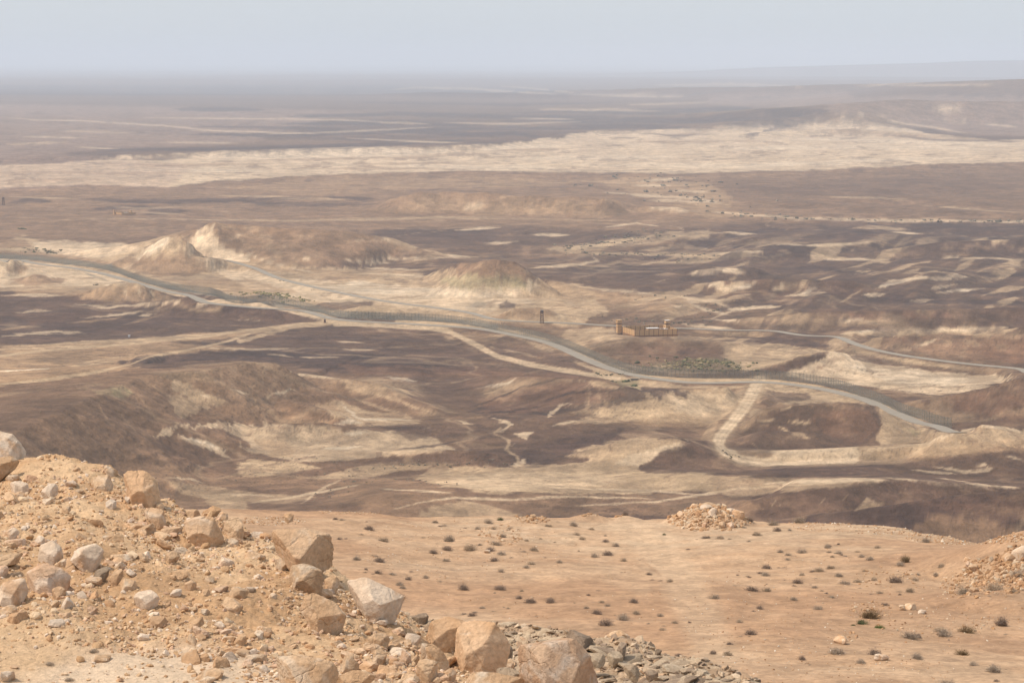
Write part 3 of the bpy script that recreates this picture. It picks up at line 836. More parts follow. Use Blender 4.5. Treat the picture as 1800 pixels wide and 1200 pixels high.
SS(CR, [[(1250, 470), (1310, 478)], [(1210, 482), (1260, 475), (1300, 472)], [(1540, 506), (1600, 492)], [(1620, 490), (1700, 486)], [(1550, 498), (1620, 488), (1680, 492)], [(1640, 515), (1730, 506)], [(1630, 508), (1680, 500)], [(1500, 482), (1530, 478)], [(1250, 510), (1290, 505), (1330, 500)], [(1400, 516), (1440, 505)],
        [(1240, 502), (1280, 498)], [(1350, 512), (1390, 500)], [(1270, 545), (1370, 538)], [(1510, 520), (1560, 515)], [(1600, 528), (1640, 526)], [(1380, 520), (1450, 514), (1430, 506)]], 3.0, al=.95, warp=5)
SS(WH * .95, [[(1405, 516), (1440, 507)], [(1545, 503), (1595, 494)], [(1650, 514), (1725, 507)], [(1285, 512), (1325, 502)], [(1620, 553), (1625, 548)], [(1490, 584), (1580, 578)]], 2.0, al=.8)
P(SD * .9, [(1140, 440), (1220, 444), (1345, 446), (1300, 455), (1180, 452)], 4, 8, .7)
P(SD, [(1480, 588), (1560, 580), (1640, 575), (1790, 576), (1760, 590), (1650, 590), (1560, 592)], 2, 6, 1)
SS(CR, [[(1480, 588), (1560, 580), (1680, 579), (1790, 577)]], 3, al=.8)
P(RD, [(1560, 598), (1640, 585), (1800, 590), (2200, 590), (2200, 660), (1800, 640), (1640, 625)], 4, 8, .85)
P(MB, [(1480, 605), (1560, 597), (1620, 612), (1720, 632), (1600, 628)], 4, 8, .7)
P(DB, [(1000, 560), (1200, 560), (1300, 562), (1500, 568), (1700, 570), (1600, 580), (1450, 585), (1200, 575)], 5, 10, .6)
P(DK, [(1290, 590), (1350, 592), (1440, 600), (1478, 612), (1380, 608), (1300, 598)], 2, 4, .8)
P(DK, [(1350, 572), (1400, 568), (1420, 580), (1340, 582)], 3, 6, .6)
SS(CR, [[(1200, 570), (1290, 578)], [(1240, 560), (1300, 566)], [(1480, 565), (1520, 560)], [(1080, 540), (1160, 532), (1290, 528)], [(1150, 545), (1210, 535), (1250, 545), (1290, 555)], [(1610, 610), (1650, 595)]], 3, al=.8)
# --- wadi through the centre right
P(SD, [(960, 436), (1080, 422), (1160, 410), (1250, 405), (1240, 420), (1160, 425), (1080, 435), (1000, 446)], 3, 8, .75)
SS(SD, [[(1000, 445), (1100, 446), (1200, 448), (1280, 452)], [(990, 440), (1080, 428), (1150, 412)], [(1160, 462), (1280, 456)]], 2.6, al=.8)
SS(CR, [[(930, 472), (1010, 465), (1050, 458), (1040, 452)], [(1020, 505), (1100, 512), (1160, 520), (1240, 525)], [(1100, 530), (1180, 522), (1260, 530), (1290, 545), (1250, 560)], [(900, 510), (1000, 508), (1060, 520)]], 2.6, al=.75)
P(TN, [(930, 500), (1050, 510), (1180, 520), (1220, 535), (1150, 548), (1000, 540), (900, 520)], 6, 12, .8)
P(BR, [(960, 520), (1100, 525), (1180, 535), (1080, 545), (960, 538)], 6, 12, .6)
# --- left-centre cream wadi complex
P(SD, [(-300, 430), (0, 425), (40, 412), (100, 425), (250, 430), (330, 440), (400, 450), (520, 470), (640, 470), (780, 480), (930, 490), (1040, 505), (1060, 545), (1010, 575), (860, 565), (700, 560), (560, 555), (430, 530), (300, 512), (150, 510), (-300, 510)], 5, 12, .95)
P(CR, [(60, 425), (120, 422), (250, 432), (240, 440), (180, 452), (110, 450), (70, 440)], 3, 6, .95)
P(BR, [(-300, 422), (0, 418), (50, 424), (58, 433), (30, 436), (-300, 436)], 3, 6, .9)
P(BR, [(-300, 440), (0, 440), (100, 445), (220, 463), (150, 462), (60, 452), (-300, 450)], 3, 6, .9)
P(CR, [(0, 452), (70, 462), (140, 470), (200, 486), (250, 498), (200, 500), (150, 503), (60, 500), (0, 505), (-300, 505), (-300, 450)], 3, 7, .95)
P(CR, [(420, 500), (540, 490), (640, 500), (760, 505), (900, 515), (940, 530), (860, 545), (760, 545), (640, 530), (550, 520)], 4, 12, .9)
P(WH, [(540, 500), (640, 496), (720, 506), (860, 508), (930, 512), (860, 520), (720, 524), (600, 512)], 4, 10, .55)
P(CR, [(350, 455), (430, 475), (520, 497), (600, 515), (650, 530), (600, 537), (540, 528), (450, 512), (400, 490), (370, 470)], 2, 4, .95)
SS(TN, [[(380, 470), (400, 482)], [(420, 482), (445, 502)], [(460, 492), (490, 512)], [(500, 502), (530, 520)], [(560, 514), (585, 530)]], 1.4, al=.5)
P(TN, [(320, 500), (430, 490), (500, 505), (520, 515), (430, 516), (340, 510)], 4, 8, .7)
P(BR, [(0, 500), (60, 482), (120, 493), (60, 500)], 4, 6, .6)
P(BR * .9, [(0, 478), (20, 456), (50, 474), (40, 482)], 4, 5, .85)
P(BR, [(15, 494), (60, 482), (115, 490), (110, 500), (40, 502)], 3, 6, .85)
P(TN, [(130, 515), (200, 500), (245, 500), (300, 520), (280, 535), (150, 530)], 4, 8, .8)
SS(CR, [[(215, 505), (225, 525)], [(240, 505), (250, 522)], [(190, 508), (180, 520)], [(260, 510), (275, 525)]], 2.2, al=.6)
P(TN, [(30, 508), (100, 505), (160, 510), (130, 520), (30, 518)], 3, 6, .8)
S(DK, [(200, 497), (222, 495), (240, 497)], 1.6, al=.9)
S(GYR, [(140, 475), (165, 485), (200, 497)], 1.8, al=.7)
# cone, butte: own tones, plus sunlit left and shaded right sides painted in
P(BR * .92, [(352, 402), (380, 392), (450, 398), (560, 403), (640, 410), (720, 440), (640, 455), (500, 470), (430, 458), (400, 440), (368, 422)], 4, 8, .95)
P(TN, [(400, 440), (450, 455), (540, 475), (650, 478), (760, 470), (640, 495), (520, 480), (430, 470)], 4, 10, .8)
SS(CR, [[(430, 405), (415, 418), (430, 425)], [(485, 425), (505, 435)], [(460, 440), (480, 445)], [(520, 450), (560, 460)], [(400, 435), (440, 450), (500, 468), (560, 482)], [(600, 455), (700, 462)], [(640, 470), (740, 475)], [(620, 480), (760, 485)]], 2.0, al=.7, warp=5)
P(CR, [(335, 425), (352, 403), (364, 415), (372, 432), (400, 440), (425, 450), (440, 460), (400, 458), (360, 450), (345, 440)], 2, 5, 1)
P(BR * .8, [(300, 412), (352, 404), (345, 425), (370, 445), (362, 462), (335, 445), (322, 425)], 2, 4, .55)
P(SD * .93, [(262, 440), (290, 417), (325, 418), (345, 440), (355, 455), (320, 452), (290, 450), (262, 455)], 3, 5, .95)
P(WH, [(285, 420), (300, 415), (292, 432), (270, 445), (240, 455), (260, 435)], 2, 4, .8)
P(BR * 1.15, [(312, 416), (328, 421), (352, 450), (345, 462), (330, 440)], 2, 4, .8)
SS(CR, [[(292, 418), (265, 438), (225, 455)], [(300, 422), (285, 440)], [(230, 447), (205, 462)], [(325, 420), (345, 442)]], 2.5, al=.8)
P(BR * .9, [(235, 460), (275, 450), (320, 450), (350, 456), (372, 475), (330, 485), (270, 485), (235, 475)], 3, 6, .9)
P(BR, [(170, 462), (235, 450), (260, 446), (250, 460), (215, 470), (190, 468)], 3, 6, .6)
P(BR, [(280, 488), (350, 492), (400, 488), (400, 498), (320, 500)], 3, 7, .6)
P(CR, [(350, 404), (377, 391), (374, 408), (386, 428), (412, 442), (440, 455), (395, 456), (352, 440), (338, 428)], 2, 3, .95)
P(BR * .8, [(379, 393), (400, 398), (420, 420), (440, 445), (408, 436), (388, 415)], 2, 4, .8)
# centre butte
P(BR * .95, [(800, 466), (830, 462), (860, 456), (903, 461), (935, 482), (960, 500), (900, 500), (820, 490), (790, 482)], 3, 6, .9)
P(OL * 1.35, [(770, 490), (820, 482), (900, 488), (940, 496), (920, 508), (830, 512), (790, 506)], 4, 7, .7)
SS(CR, [[(818, 478), (804, 490)], [(935, 494), (948, 500), (900, 512), (830, 514)], [(890, 496), (960, 496)]], 2.4, al=.75)
P(TN, [(940, 488), (990, 495), (1080, 522), (1000, 530), (950, 510)], 4, 8, .7)
P(DK, [(835, 458), (860, 448), (900, 452), (880, 456), (850, 456)], 3, 5, .6)
P(MB, [(800, 452), (840, 455), (825, 464), (800, 465)], 3, 5, .6)
P(BR, [(860, 560), (905, 543), (955, 541), (985, 555), (920, 562)], 3, 6, .85)
P(GYR, [(810, 540), (840, 530), (860, 535), (840, 545)], 3, 5, .6)
P(DK, [(877, 536), (890, 528), (905, 534), (900, 542), (880, 543)], 2, 4, .8)
P(DB, [(600, 530), (635, 526), (655, 530), (640, 538), (600, 545), (560, 548), (540, 538)], 3, 6, .9)
P(SD, [(600, 545), (640, 538), (700, 540), (740, 550), (640, 552)], 3, 5, .9)
# --- left middle: dark ground with pale runnels
P(DB, [(-300, 525), (0, 522), (150, 528), (260, 530), (330, 520), (400, 520), (480, 545), (530, 555), (600, 560), (540, 565), (420, 575), (300, 590), (200, 600), (100, 606), (-300, 620)], 4, 10, .95)
P(DK, [(0, 560), (120, 548), (260, 545), (380, 550), (300, 570), (200, 585), (60, 595), (-100, 600)], 6, 12, .6)
P(DK, [(385, 525), (440, 528), (500, 550), (480, 560), (400, 556), (380, 540)], 4, 8, .8)
SS(CR, [[(28, 550), (60, 546), (95, 545)], [(130, 535), (190, 540), (260, 535), (330, 530)], [(240, 556), (275, 552)], [(330, 535), (385, 530)], [(420, 562), (450, 563)], [(0, 520), (120, 516)], [(140, 558), (260, 548)], [(270, 547), (290, 536)], [(0, 592), (100, 583), (150, 586)]], 2.4, al=.75, warp=7)
SS(TN, [[(120, 568), (200, 560), (225, 552)], [(0, 580), (60, 572)], [(220, 570), (290, 552)], [(330, 545), (400, 545)]], 2.2, al=.6)
P(RD * .85, [(30, 555), (120, 550), (200, 548), (150, 562), (50, 570)], 5, 9, .5)
P(TN, [(-300, 612), (0, 608), (100, 605), (220, 598), (300, 590), (420, 580), (520, 568), (420, 592), (350, 605), (440, 612), (300, 622), (230, 634), (0, 645), (-300, 650)], 4, 9, .95)
SS(SD, [[(0, 609), (120, 604), (240, 597), (360, 588), (500, 574)], [(-20, 615), (120, 610), (260, 604)], [(440, 585), (400, 600), (350, 612)], [(240, 630), (300, 622)]], 3, al=.8)
P(TN * 1.0, [(-300, 640), (0, 640), (200, 633), (280, 640), (200, 652), (100, 665), (0, 680), (-300, 690)], 4, 9, .9)
P(MB, [(0, 680), (120, 668), (250, 660), (140, 700), (60, 735), (-100, 790)], 6, 10, .75)
SS(WH, [[(-20, 652), (40, 650), (95, 647)]], 3, al=.95)
SS(SD, [[(95, 647), (160, 640), (230, 632)], [(-10, 676), (100, 668), (170, 655), (240, 638)], [(120, 640), (240, 625)]], 1.8, al=.7)
P(DK, [(215, 635), (270, 625), (330, 620), (450, 612), (540, 612), (640, 620), (760, 640), (860, 655), (600, 655), (500, 640), (440, 632), (330, 645), (250, 648)], 4, 9, .9)
P(DB, [(300, 600), (440, 600), (520, 575), (620, 572), (760, 578), (800, 600), (840, 620), (700, 622), (560, 612), (440, 612)], 4, 10, .95)
P(DK, [(300, 600), (400, 595), (440, 603), (360, 608)], 3, 6, .6)
SS(DK, [[(460, 596), (600, 590), (760, 600)], [(440, 625), (560, 628), (700, 626)], [(620, 612), (760, 618)]], 5, al=.6, warp=9)
SS(CR, [[(470, 623), (500, 625), (520, 630)], [(600, 613), (660, 616)], [(662, 628), (676, 628)], [(525, 628), (600, 628)], [(590, 600), (640, 602)], [(350, 611), (440, 614), (520, 612)]], 1.8, al=.65)
S(SD, [(420, 600), (470, 585), (520, 573), (580, 567)], 3.2, taper=False, al=.85)
P(RD, [(600, 640), (760, 645), (900, 652), (1050, 665), (950, 668), (760, 662), (620, 658)], 4, 9, .6)
# scarp and its foot
P(BR * .88, [(-60, 830), (0, 770), (120, 714), (240, 664), (330, 654), (440, 637), (478, 639), (520, 668), (480, 690), (400, 690), (320, 720), (260, 770), (300, 810), (340, 840), (420, 890), (-60, 890)], 5, 8, .92)
P(MB * 1.02, [(80, 740), (160, 702), (230, 680), (300, 690), (310, 720), (240, 775), (150, 770)], 6, 10, .55)
P(OL * 1.6, [(170, 690), (195, 680), (225, 682), (235, 692), (200, 698)], 4, 6, .7)
SS(TN, [[(130, 720), (160, 765)], [(170, 705), (200, 755)], [(200, 712), (240, 762)], [(240, 690), (280, 745)], [(105, 732), (130, 772)], [(260, 672), (300, 700)]], 2.2, al=.4, warp=4)
P(SD, [(300, 668), (335, 672), (355, 690), (390, 700), (410, 712), (380, 712), (350, 705), (310, 690)], 3, 7, .85)
P(SD * .9, [(300, 695), (350, 700), (365, 712), (340, 730), (315, 735), (305, 715)], 3, 7, .75)
P(BR, [(390, 660), (470, 655), (520, 668), (540, 690), (470, 700), (400, 690)], 4, 7, .7)
SS(CR, [[(470, 700), (490, 690), (520, 684)], [(510, 655), (560, 662), (600, 668)], [(405, 686), (440, 690)], [(345, 692), (380, 702)], [(470, 695), (480, 702)]], 2.4, al=.85)
P(MB, [(480, 690), (560, 680), (620, 690), (590, 720), (620, 745), (540, 748), (480, 720)], 4, 8, .85)
P(BR, [(360, 715), (450, 705), (520, 725), (600, 742), (520, 748), (420, 740), (360, 735)], 4, 8, .85)
P((SD + CR) / 2, [(262, 770), (280, 752), (330, 746), (400, 745), (440, 743), (470, 752), (480, 772), (440, 780), (420, 768), (390, 755), (320, 752), (290, 762)], 2.5, 6, .95)
P(MB * 1.1, [(285, 765), (310, 750), (360, 750), (400, 765), (440, 790), (470, 808), (400, 805), (370, 790), (300, 775)], 3, 6, .9)
P(CR, [(310, 768), (335, 765), (370, 778), (400, 795), (408, 806), (380, 795), (340, 780)], 2.5, 6, .85)
S(WH, [(325, 770), (360, 778), (395, 795)], 2.4, al=.7)
P((SD + CR) / 2, [(470, 745), (540, 745), (620, 755), (700, 760), (760, 770), (800, 790), (700, 800), (600, 808), (520, 812), (470, 800), (430, 790), (440, 770)], 3, 9, .9)
P(TN, [(440, 770), (500, 775), (520, 800), (480, 805)], 4, 8, .6)
P(SD, [(560, 710), (600, 705), (640, 720), (720, 730), (740, 745), (640, 750), (580, 735)], 4, 9, .85)
P(SD, [(600, 665), (660, 662), (720, 672), (760, 690), (700, 700), (620, 690)], 5, 10, .6)
SS(WH, [[(590, 745), (640, 742)], [(600, 760), (650, 762)], [(680, 662), (735, 670)], [(600, 708), (630, 735), (680, 740)], [(640, 735), (720, 738)], [(840, 682), (880, 678), (905, 664)], [(560, 790), (640, 785)]], 2.6, al=.6, warp=6)
SS(SD, [[(640, 685), (700, 705), (760, 725)], [(620, 700), (680, 720), (720, 728)], [(660, 680), (740, 692)], [(830, 690), (860, 692), (900, 672)], [(860, 730), (900, 724)]], 2.2, al=.6, warp=6)
P(DB, [(540, 750), (620, 752), (700, 748), (780, 752), (840, 745), (880, 760), (840, 775), (760, 770), (720, 775), (680, 755)], 3, 10, .7)
P(DK, [(640, 748), (730, 745), (760, 755), (700, 758)], 3, 7, .5)
P(SD, [(410, 820), (440, 808), (520, 812), (560, 822), (500, 835), (430, 840)], 3, 6, .9)
P(BR, [(-60, 830), (300, 810), (420, 838), (560, 840), (700, 845), (560, 860), (400, 855), (300, 850)], 4, 9, .8)
P(SD, [(540, 840), (640, 818), (700, 812), (800, 815), (700, 828), (640, 840)], 3, 7, .8)
P(DB, [(640, 812), (760, 795), (860, 790), (900, 810), (840, 820), (760, 812), (700, 818)], 3, 8, .85)
P(DK, [(820, 720), (900, 695), (1000, 675), (1100, 680), (1220, 685), (1180, 700), (1120, 720), (1060, 715), (960, 730), (900, 740), (850, 740)], 5, 12, .85)
P(RD * .95, [(850, 700), (960, 672), (1080, 680), (1100, 695), (1000, 715), (900, 730), (840, 730)], 5, 10, .65)
P(DB, [(700, 680), (820, 665), (860, 680), (830, 715), (760, 705)], 5, 9, .85)
SS(DK * .8, [[(820, 716), (850, 708), (880, 695), (910, 682), (990, 664)], [(960, 700), (1060, 680)], [(840, 726), (900, 722), (960, 712)], [(690, 790), (780, 782), (840, 765)], [(950, 705), (1020, 690), (1090, 684)]], 1.6, al=.85, warp=6)
P(DB, [(820, 745), (920, 735), (1000, 730), (1080, 745), (1200, 750), (1240, 765), (1150, 790), (1060, 780), (1000, 800), (920, 805), (880, 780)], 5, 12, .8)
P(DK, [(920, 790), (1000, 765), (1100, 755), (1060, 780), (1000, 805), (940, 822), (900, 820)], 4, 9, .8)
P(SD, [(1060, 715), (1160, 695), (1260, 690), (1310, 690), (1300, 720), (1250, 745), (1160, 742), (1090, 740), (1000, 745), (1040, 725)], 4, 12, .85)
P(CR, [(1180, 700), (1240, 690), (1290, 692), (1290, 715), (1230, 730), (1180, 720)], 5, 10, .5)
P(TN, [(1110, 740), (1200, 725), (1250, 745), (1200, 752), (1120, 752)], 5, 9, .5)
P(CR, [(905, 762), (940, 758), (922, 772)], 2, 3, .95)
SS(CR, [[(960, 735), (980, 715), (1000, 708)], [(970, 748), (1010, 740)], [(860, 735), (900, 745), (885, 758), (855, 762)], [(830, 770), (845, 768)], [(885, 790), (905, 780)], [(800, 738), (830, 745)], [(740, 755), (760, 752)], [(985, 720), (1000, 712)]], 3.0, al=.8, warp=6)
P(CR, [(903, 815), (925, 805), (925, 812), (915, 820), (902, 820)], 2, 3, .9)
S(SD, [(880, 752), (870, 762), (895, 775), (890, 790), (905, 800), (912, 812)], 2.2, taper=False, al=.7)
# pale dunes, bottom centre
P(SD, [(760, 825), (900, 818), (1000, 815), (1080, 800), (1140, 790), (1200, 775), (1160, 800), (1120, 825), (1250, 830), (1250, 860), (1100, 868), (960, 868), (860, 868), (780, 855), (720, 840)], 4, 12, .95)
P((SD + CR) / 2, [(790, 845), (860, 830), (950, 826), (1060, 830), (1100, 845), (1000, 858), (880, 864), (820, 858)], 5, 12, .85)
P(SD, [(1000, 800), (1060, 775), (1140, 770), (1200, 772), (1180, 790), (1120, 800), (1050, 810)], 4, 8, .8)
P(CR, [(1110, 800), (1170, 785), (1215, 770), (1180, 795), (1130, 822), (1080, 815)], 3, 7, .85)
P(DB, [(1120, 822), (1160, 800), (1200, 775), (1245, 775), (1262, 800), (1250, 822), (1180, 835), (1140, 832)], 3, 6, .95)
P(BR, [(600, 850), (680, 842), (760, 850), (820, 870), (760, 885), (640, 890), (580, 878)], 4, 8, .9)
P(BR, [(640, 880), (800, 875), (1000, 868), (1240, 870), (1400, 880), (1300, 905), (600, 910)], 4, 8, .75)
P(SD, [(740, 895), (820, 878), (880, 890), (920, 905), (740, 910)], 4, 8, .75)
SS(CR, [[(690, 895), (740, 882), (800, 874), (900, 878), (1000, 872), (1150, 876)], [(1000, 858), (1140, 862), (1240, 870)], [(660, 858), (800, 866)], [(430, 885), (520, 872), (640, 850)], [(1000, 888), (1150, 882), (1240, 868), (1300, 858), (1500, 846), (1560, 842)]], 2.2, al=.75)
P(SD, [(1000, 830), (1200, 832), (1350, 840), (1500, 838), (1580, 842), (1500, 852), (1400, 862), (1300, 872), (1200, 862)], 4, 9, .7)
S(CR, [(1340, 850), (1430, 845), (1520, 842), (1575, 846)], 5, al=.85)
P(SD, [(280, 840), (420, 862), (560, 872), (500, 885), (380, 880), (320, 870)], 4, 8, .6)
P(SD * .95, [(350, 868), (420, 872), (440, 895), (380, 900)], 3, 6, .8)
SS(CR, [[(290, 838), (330, 842), (360, 848)], [(600, 842), (560, 862), (530, 885)], [(380, 868), (480, 872)]], 2.2, al=.6)
# --- right side: hills under the fence
P(SD, [(1340, 672), (1420, 682), (1500, 698), (1540, 715), (1500, 708), (1420, 708), (1350, 712), (1330, 700)], 3, 7, .95)
P(DB, [(1335, 700), (1350, 686), (1420, 690), (1430, 700), (1380, 708), (1345, 716)], 3, 6, .9)
P(DB * .95, [(1330, 735), (1380, 715), (1440, 711), (1500, 708), (1535, 712), (1550, 740), (1545, 765), (1500, 785), (1440, 795), (1380, 805), (1310, 790), (1300, 770), (1320, 750)], 3, 8, .95)
P(RD, [(1430, 725), (1520, 718), (1545, 750), (1500, 780), (1440, 760)], 5, 10, .5)
SS(SD, [[(1360, 750), (1400, 762), (1430, 770)], [(1370, 722), (1390, 715), (1430, 706)], [(1330, 742), (1370, 738)], [(1310, 775), (1330, 785)], [(1420, 738), (1440, 742)], [(1380, 740), (1430, 745)]], 2.6, al=.85, warp=5)
P(SD * .92, [(1548, 720), (1580, 732), (1620, 750), (1670, 762), (1640, 775), (1560, 782), (1545, 770), (1552, 745)], 3, 6, .95)
P(OL * 1.4, [(1590, 752), (1620, 758), (1610, 766)], 3, 4, .6)
P(DB, [(1600, 700), (1650, 700), (1700, 690), (1760, 672), (1800, 660), (2100, 640), (2100, 745), (1800, 745), (1730, 742), (1690, 735), (1640, 722)], 3, 8, .95)
P(RD, [(1640, 705), (1740, 685), (1800, 690), (1800, 735), (1700, 728)], 5, 9, .5)
P(CR, [(1380, 660), (1420, 640), (1470, 622), (1500, 625), (1540, 640), (1620, 648), (1700, 655), (1790, 662), (1740, 678), (1690, 690), (1640, 694), (1560, 685), (1480, 675), (1400, 664)], 3, 8, .98)
P(WH, [(1480, 640), (1600, 650), (1720, 665), (1660, 680), (1560, 672)], 5, 10, .45)
SS(BR, [[(1420, 650), (1460, 645)], [(1560, 688), (1600, 692)], [(1400, 660), (1500, 668)], [(1590, 668), (1610, 672)], [(1640, 690), (1680, 694)]], 2, al=.6)
P(SD, [(1265, 600), (1300, 598), (1380, 606), (1465, 615), (1400, 632), (1345, 646), (1305, 655), (1280, 640), (1268, 622)], 2, 3, .98)
P(DB, [(1290, 660), (1330, 652), (1360, 645), (1400, 628), (1455, 617), (1460, 622), (1430, 638), (1390, 650), (1350, 662), (1320, 666)], 2, 4, .95)
P(SD, [(1540, 628), (1600, 632), (1680, 645), (1560, 640)], 2, 4, .7)
P(DB, [(1490, 622), (1540, 625), (1590, 642), (1560, 642), (1500, 632)], 2, 4, .85)
P(MB * .95, [(1020, 600), (1110, 598), (1200, 598), (1268, 605), (1270, 640), (1200, 645), (1140, 655), (1080, 640), (1040, 620)], 3, 7, .92)
P(RD * .9, [(1080, 610), (1200, 606), (1260, 612), (1250, 630), (1120, 636)], 4, 7, .5)
P(DK * .9, [(1190, 615), (1210, 612), (1226, 616), (1228, 622), (1195, 623)], 2, 3, .85)
P(OL * .85, [(1140, 650), (1160, 636), (1230, 628), (1290, 630), (1305, 645), (1290, 655), (1240, 652), (1190, 650)], 3, 7, .6)
P(SD, [(1145, 650), (1165, 640), (1190, 640), (1170, 652)], 3, 5, .7)
P(SD, [(1170, 585), (1260, 592), (1340, 596), (1260, 600), (1190, 600)], 3, 5, .7)
P(SD, [(960, 580), (1010, 578), (1080, 575), (1090, 590), (1050, 598), (1000, 596)], 3, 6, .75)
P(MB, [(880, 568), (1000, 576), (990, 592), (920, 580)], 3, 6, .8)
P(DB, [(820, 578), (880, 582), (960, 610), (1000, 630), (1020, 648), (960, 645), (900, 632), (860, 608), (800, 582)], 3, 8, .92)
P(TN, [(800, 578), (880, 590), (860, 605), (830, 600)], 4, 8, .5)
SS(SD, [[(860, 590), (900, 586), (940, 605)], [(880, 612), (950, 628)], [(1000, 635), (1060, 650)]], 2.5, al=.5, warp=8)
P(SD, [(1020, 640), (1060, 648), (1120, 668), (1200, 676), (1330, 676), (1300, 682), (1180, 682), (1110, 680), (1050, 662)], 3, 5, .9)
P(OL * 1.2, [(1075, 668), (1120, 668), (1124, 682), (1095, 682)], 2, 4, .7)
P(RD * 1.2, [(1190, 680), (1250, 664), (1300, 666), (1340, 676), (1280, 679)], 3, 4, .55)
# far bottom right
P(SD, [(1450, 800), (1560, 785), (1640, 775), (1700, 752), (1735, 748), (1800, 752), (2100, 760), (2100, 782), (1760, 785), (1680, 800), (1560, 805)], 3, 7, .95)
P(TN, [(1500, 800), (1660, 785), (1800, 770), (2100, 775), (2100, 790), (1720, 795), (1600, 808)], 4, 7, .6)
S(CR, [(1460, 802), (1560, 788), (1640, 776), (1690, 757), (1730, 749), (1790, 756)], 2.4, taper=False, al=.8)
P(DB, [(1330, 815), (1420, 805), (1520, 805), (1600, 815), (1700, 830), (1800, 850), (2100, 855), (2100, 870), (1760, 860), (1600, 840), (1480, 838), (1360, 838)], 4, 8, .92)
P(DK, [(1340, 825), (1430, 808), (1520, 808), (1580, 818), (1500, 836), (1380, 838)], 4, 7, .6)
P(DB, [(1580, 815), (1700, 800), (1800, 790), (2100, 785), (2100, 850), (1760, 840), (1640, 828)], 3, 8, .85)
SS(CR, [[(1640, 820), (1700, 828), (1760, 822)], [(1700, 818), (1730, 815), (1745, 824)], [(1600, 826), (1680, 832)], [(1680, 850), (1760, 854), (1800, 858)], [(1640, 838), (1740, 852)], [(1770, 800), (1800, 808)], [(1550, 838), (1700, 856), (1760, 862)]], 2.5, al=.7, warp=6)
P(DB * 1.1, [(1310, 880), (1430, 862), (1500, 848), (1583, 843), (1700, 850), (1760, 862), (1667, 872), (1567, 887), (1490, 898), (1417, 905), (1350, 900)], 3, 6, .92)
P(SD, [(1505, 895), (1520, 872), (1545, 885), (1560, 886), (1500, 898)], 3, 5, .85)
SS(SD, [[(1352, 890), (1360, 880)], [(1365, 892), (1370, 882)], [(1480, 880), (1490, 868)], [(1580, 868), (1590, 860)], [(1440, 888), (1450, 875)]], 3.5, al=.6, warp=4)
P(DK * 1.05, [(1395, 920), (1417, 905), (1490, 897), (1567, 887), (1667, 872), (1733, 865), (1800, 862), (2100, 855), (2100, 930), (1800, 935), (1600, 935), (1400, 930)], 3, 6, .9)
P(BR * .9, [(1600, 925), (1640, 905), (1720, 912), (1800, 930), (2100, 940), (2100, 960), (1600, 960)], 5, 8, .8)
P(RD * .8, [(1600, 885), (1760, 875), (2100, 870), (2100, 905), (1700, 905)], 6, 10, .35)
# graded strips along roads and tracks
S(SD, [(700, 566), (860, 576), (950, 596), (1050, 636), (1120, 660), (1200, 669), (1330, 667), (1440, 681), (1540, 707), (1620, 745), (1680, 758)], 4.5, taper=False, warp=2, brk=.15)
for L_, w_ in ((PATROL[:14], 3.5), (TRACK_A, 4.2), (TRACK_C, 2.0), (TRACK_D, 1.8)):
    S(SD if w_ < 3 else (SD + CR) / 2, L_, w_, taper=False, warp=2, al=.9, brk=.15)
S(SD * .92, TRACK_B, 12, soft=7, taper=False, warp=6, al=.6, brk=.3)
S(CR * .95, TRACK_B[:12], 7.5, soft=1.8, taper=False, warp=1.2, brk=.05, tex=.05)
S(SD * .8, [(p_[0] - 4, p_[1]) for p_ in TRACK_B[:10]], .8, taper=False, warp=.6, al=.5)
S(SD * .8, [(p_[0] + 5, p_[1]) for p_ in TRACK_B[:10]], .8, taper=False, warp=.6, al=.5)
S(GYR, [(0, 451), (67, 455), (133, 463), (187, 469), (213, 478), (247, 490), (283, 501), (333, 512), (430, 527), (533, 541), (600, 554), (700, 558), (800, 564), (870, 574)], 3.6, taper=False, warp=1.5, al=.85)
S(CR, [(1083, 640), (1180, 655), (1270, 655)], 1.6, al=.4)

# pale banks running away up to the right between dark mounds
al_ = fbm(rx / 110, ry / 15, 4, 221, 0.55, SPC * .4, 30)
k = (sstep(0.20, 0.34, al_ + 0.25 * hum + .1 * HFN) * wr * sstep(400, 450, LY) * 0.6)[..., None]
ALB = ALB * (1 - k) + SD * k
k = (sstep(0.14, 0.3, -al_ + .12 * HFN) * wr * 0.5)[..., None]
ALB = ALB * (1 - k) + DK * k
# dry channels and ledges
ch1 = np.abs(fbm(TX / 170 + 0.25 * nB, TY / 170 + 0.2 * nA, 4, 231, 0.5, SPC, 170)); ch2 = np.abs(fbm(TX / 60 + .3 * nB, TY / 60, 4, 232, 0.5, SPC, 60))
k = (sstep(0.035, 0.008, ch1) * 0.28 * near * sstep(330, 400, LY))[..., None]; ALB = ALB * (1 - k) + SD * k
k = (sstep(0.03, 0.006, ch2) * 0.15 * near * sstep(400, 520, LY))[..., None]; ALB = ALB * (1 - k) + TN * k
st_ = np.sin(Z * 2.6 + 3 * nB) * sstep(0.1, 0.28, slope) * near
ALB = ALB * (1 + 0.05 * st_)[..., None]
ALB = ALB * (1 + 0.20 * np.clip(RILL, -1, 1) * sstep(5200, 2800, TY))[..., None]
spk = sstep(0.42, 0.6, fbm(LX / 2.6, LY / 1.3, 2, 241, 0.7)) * sstep(-0.1, .3, nB) * sstep(480, 640, LY)
ALB = ALB * (1 - 0.35 * spk)[..., None]
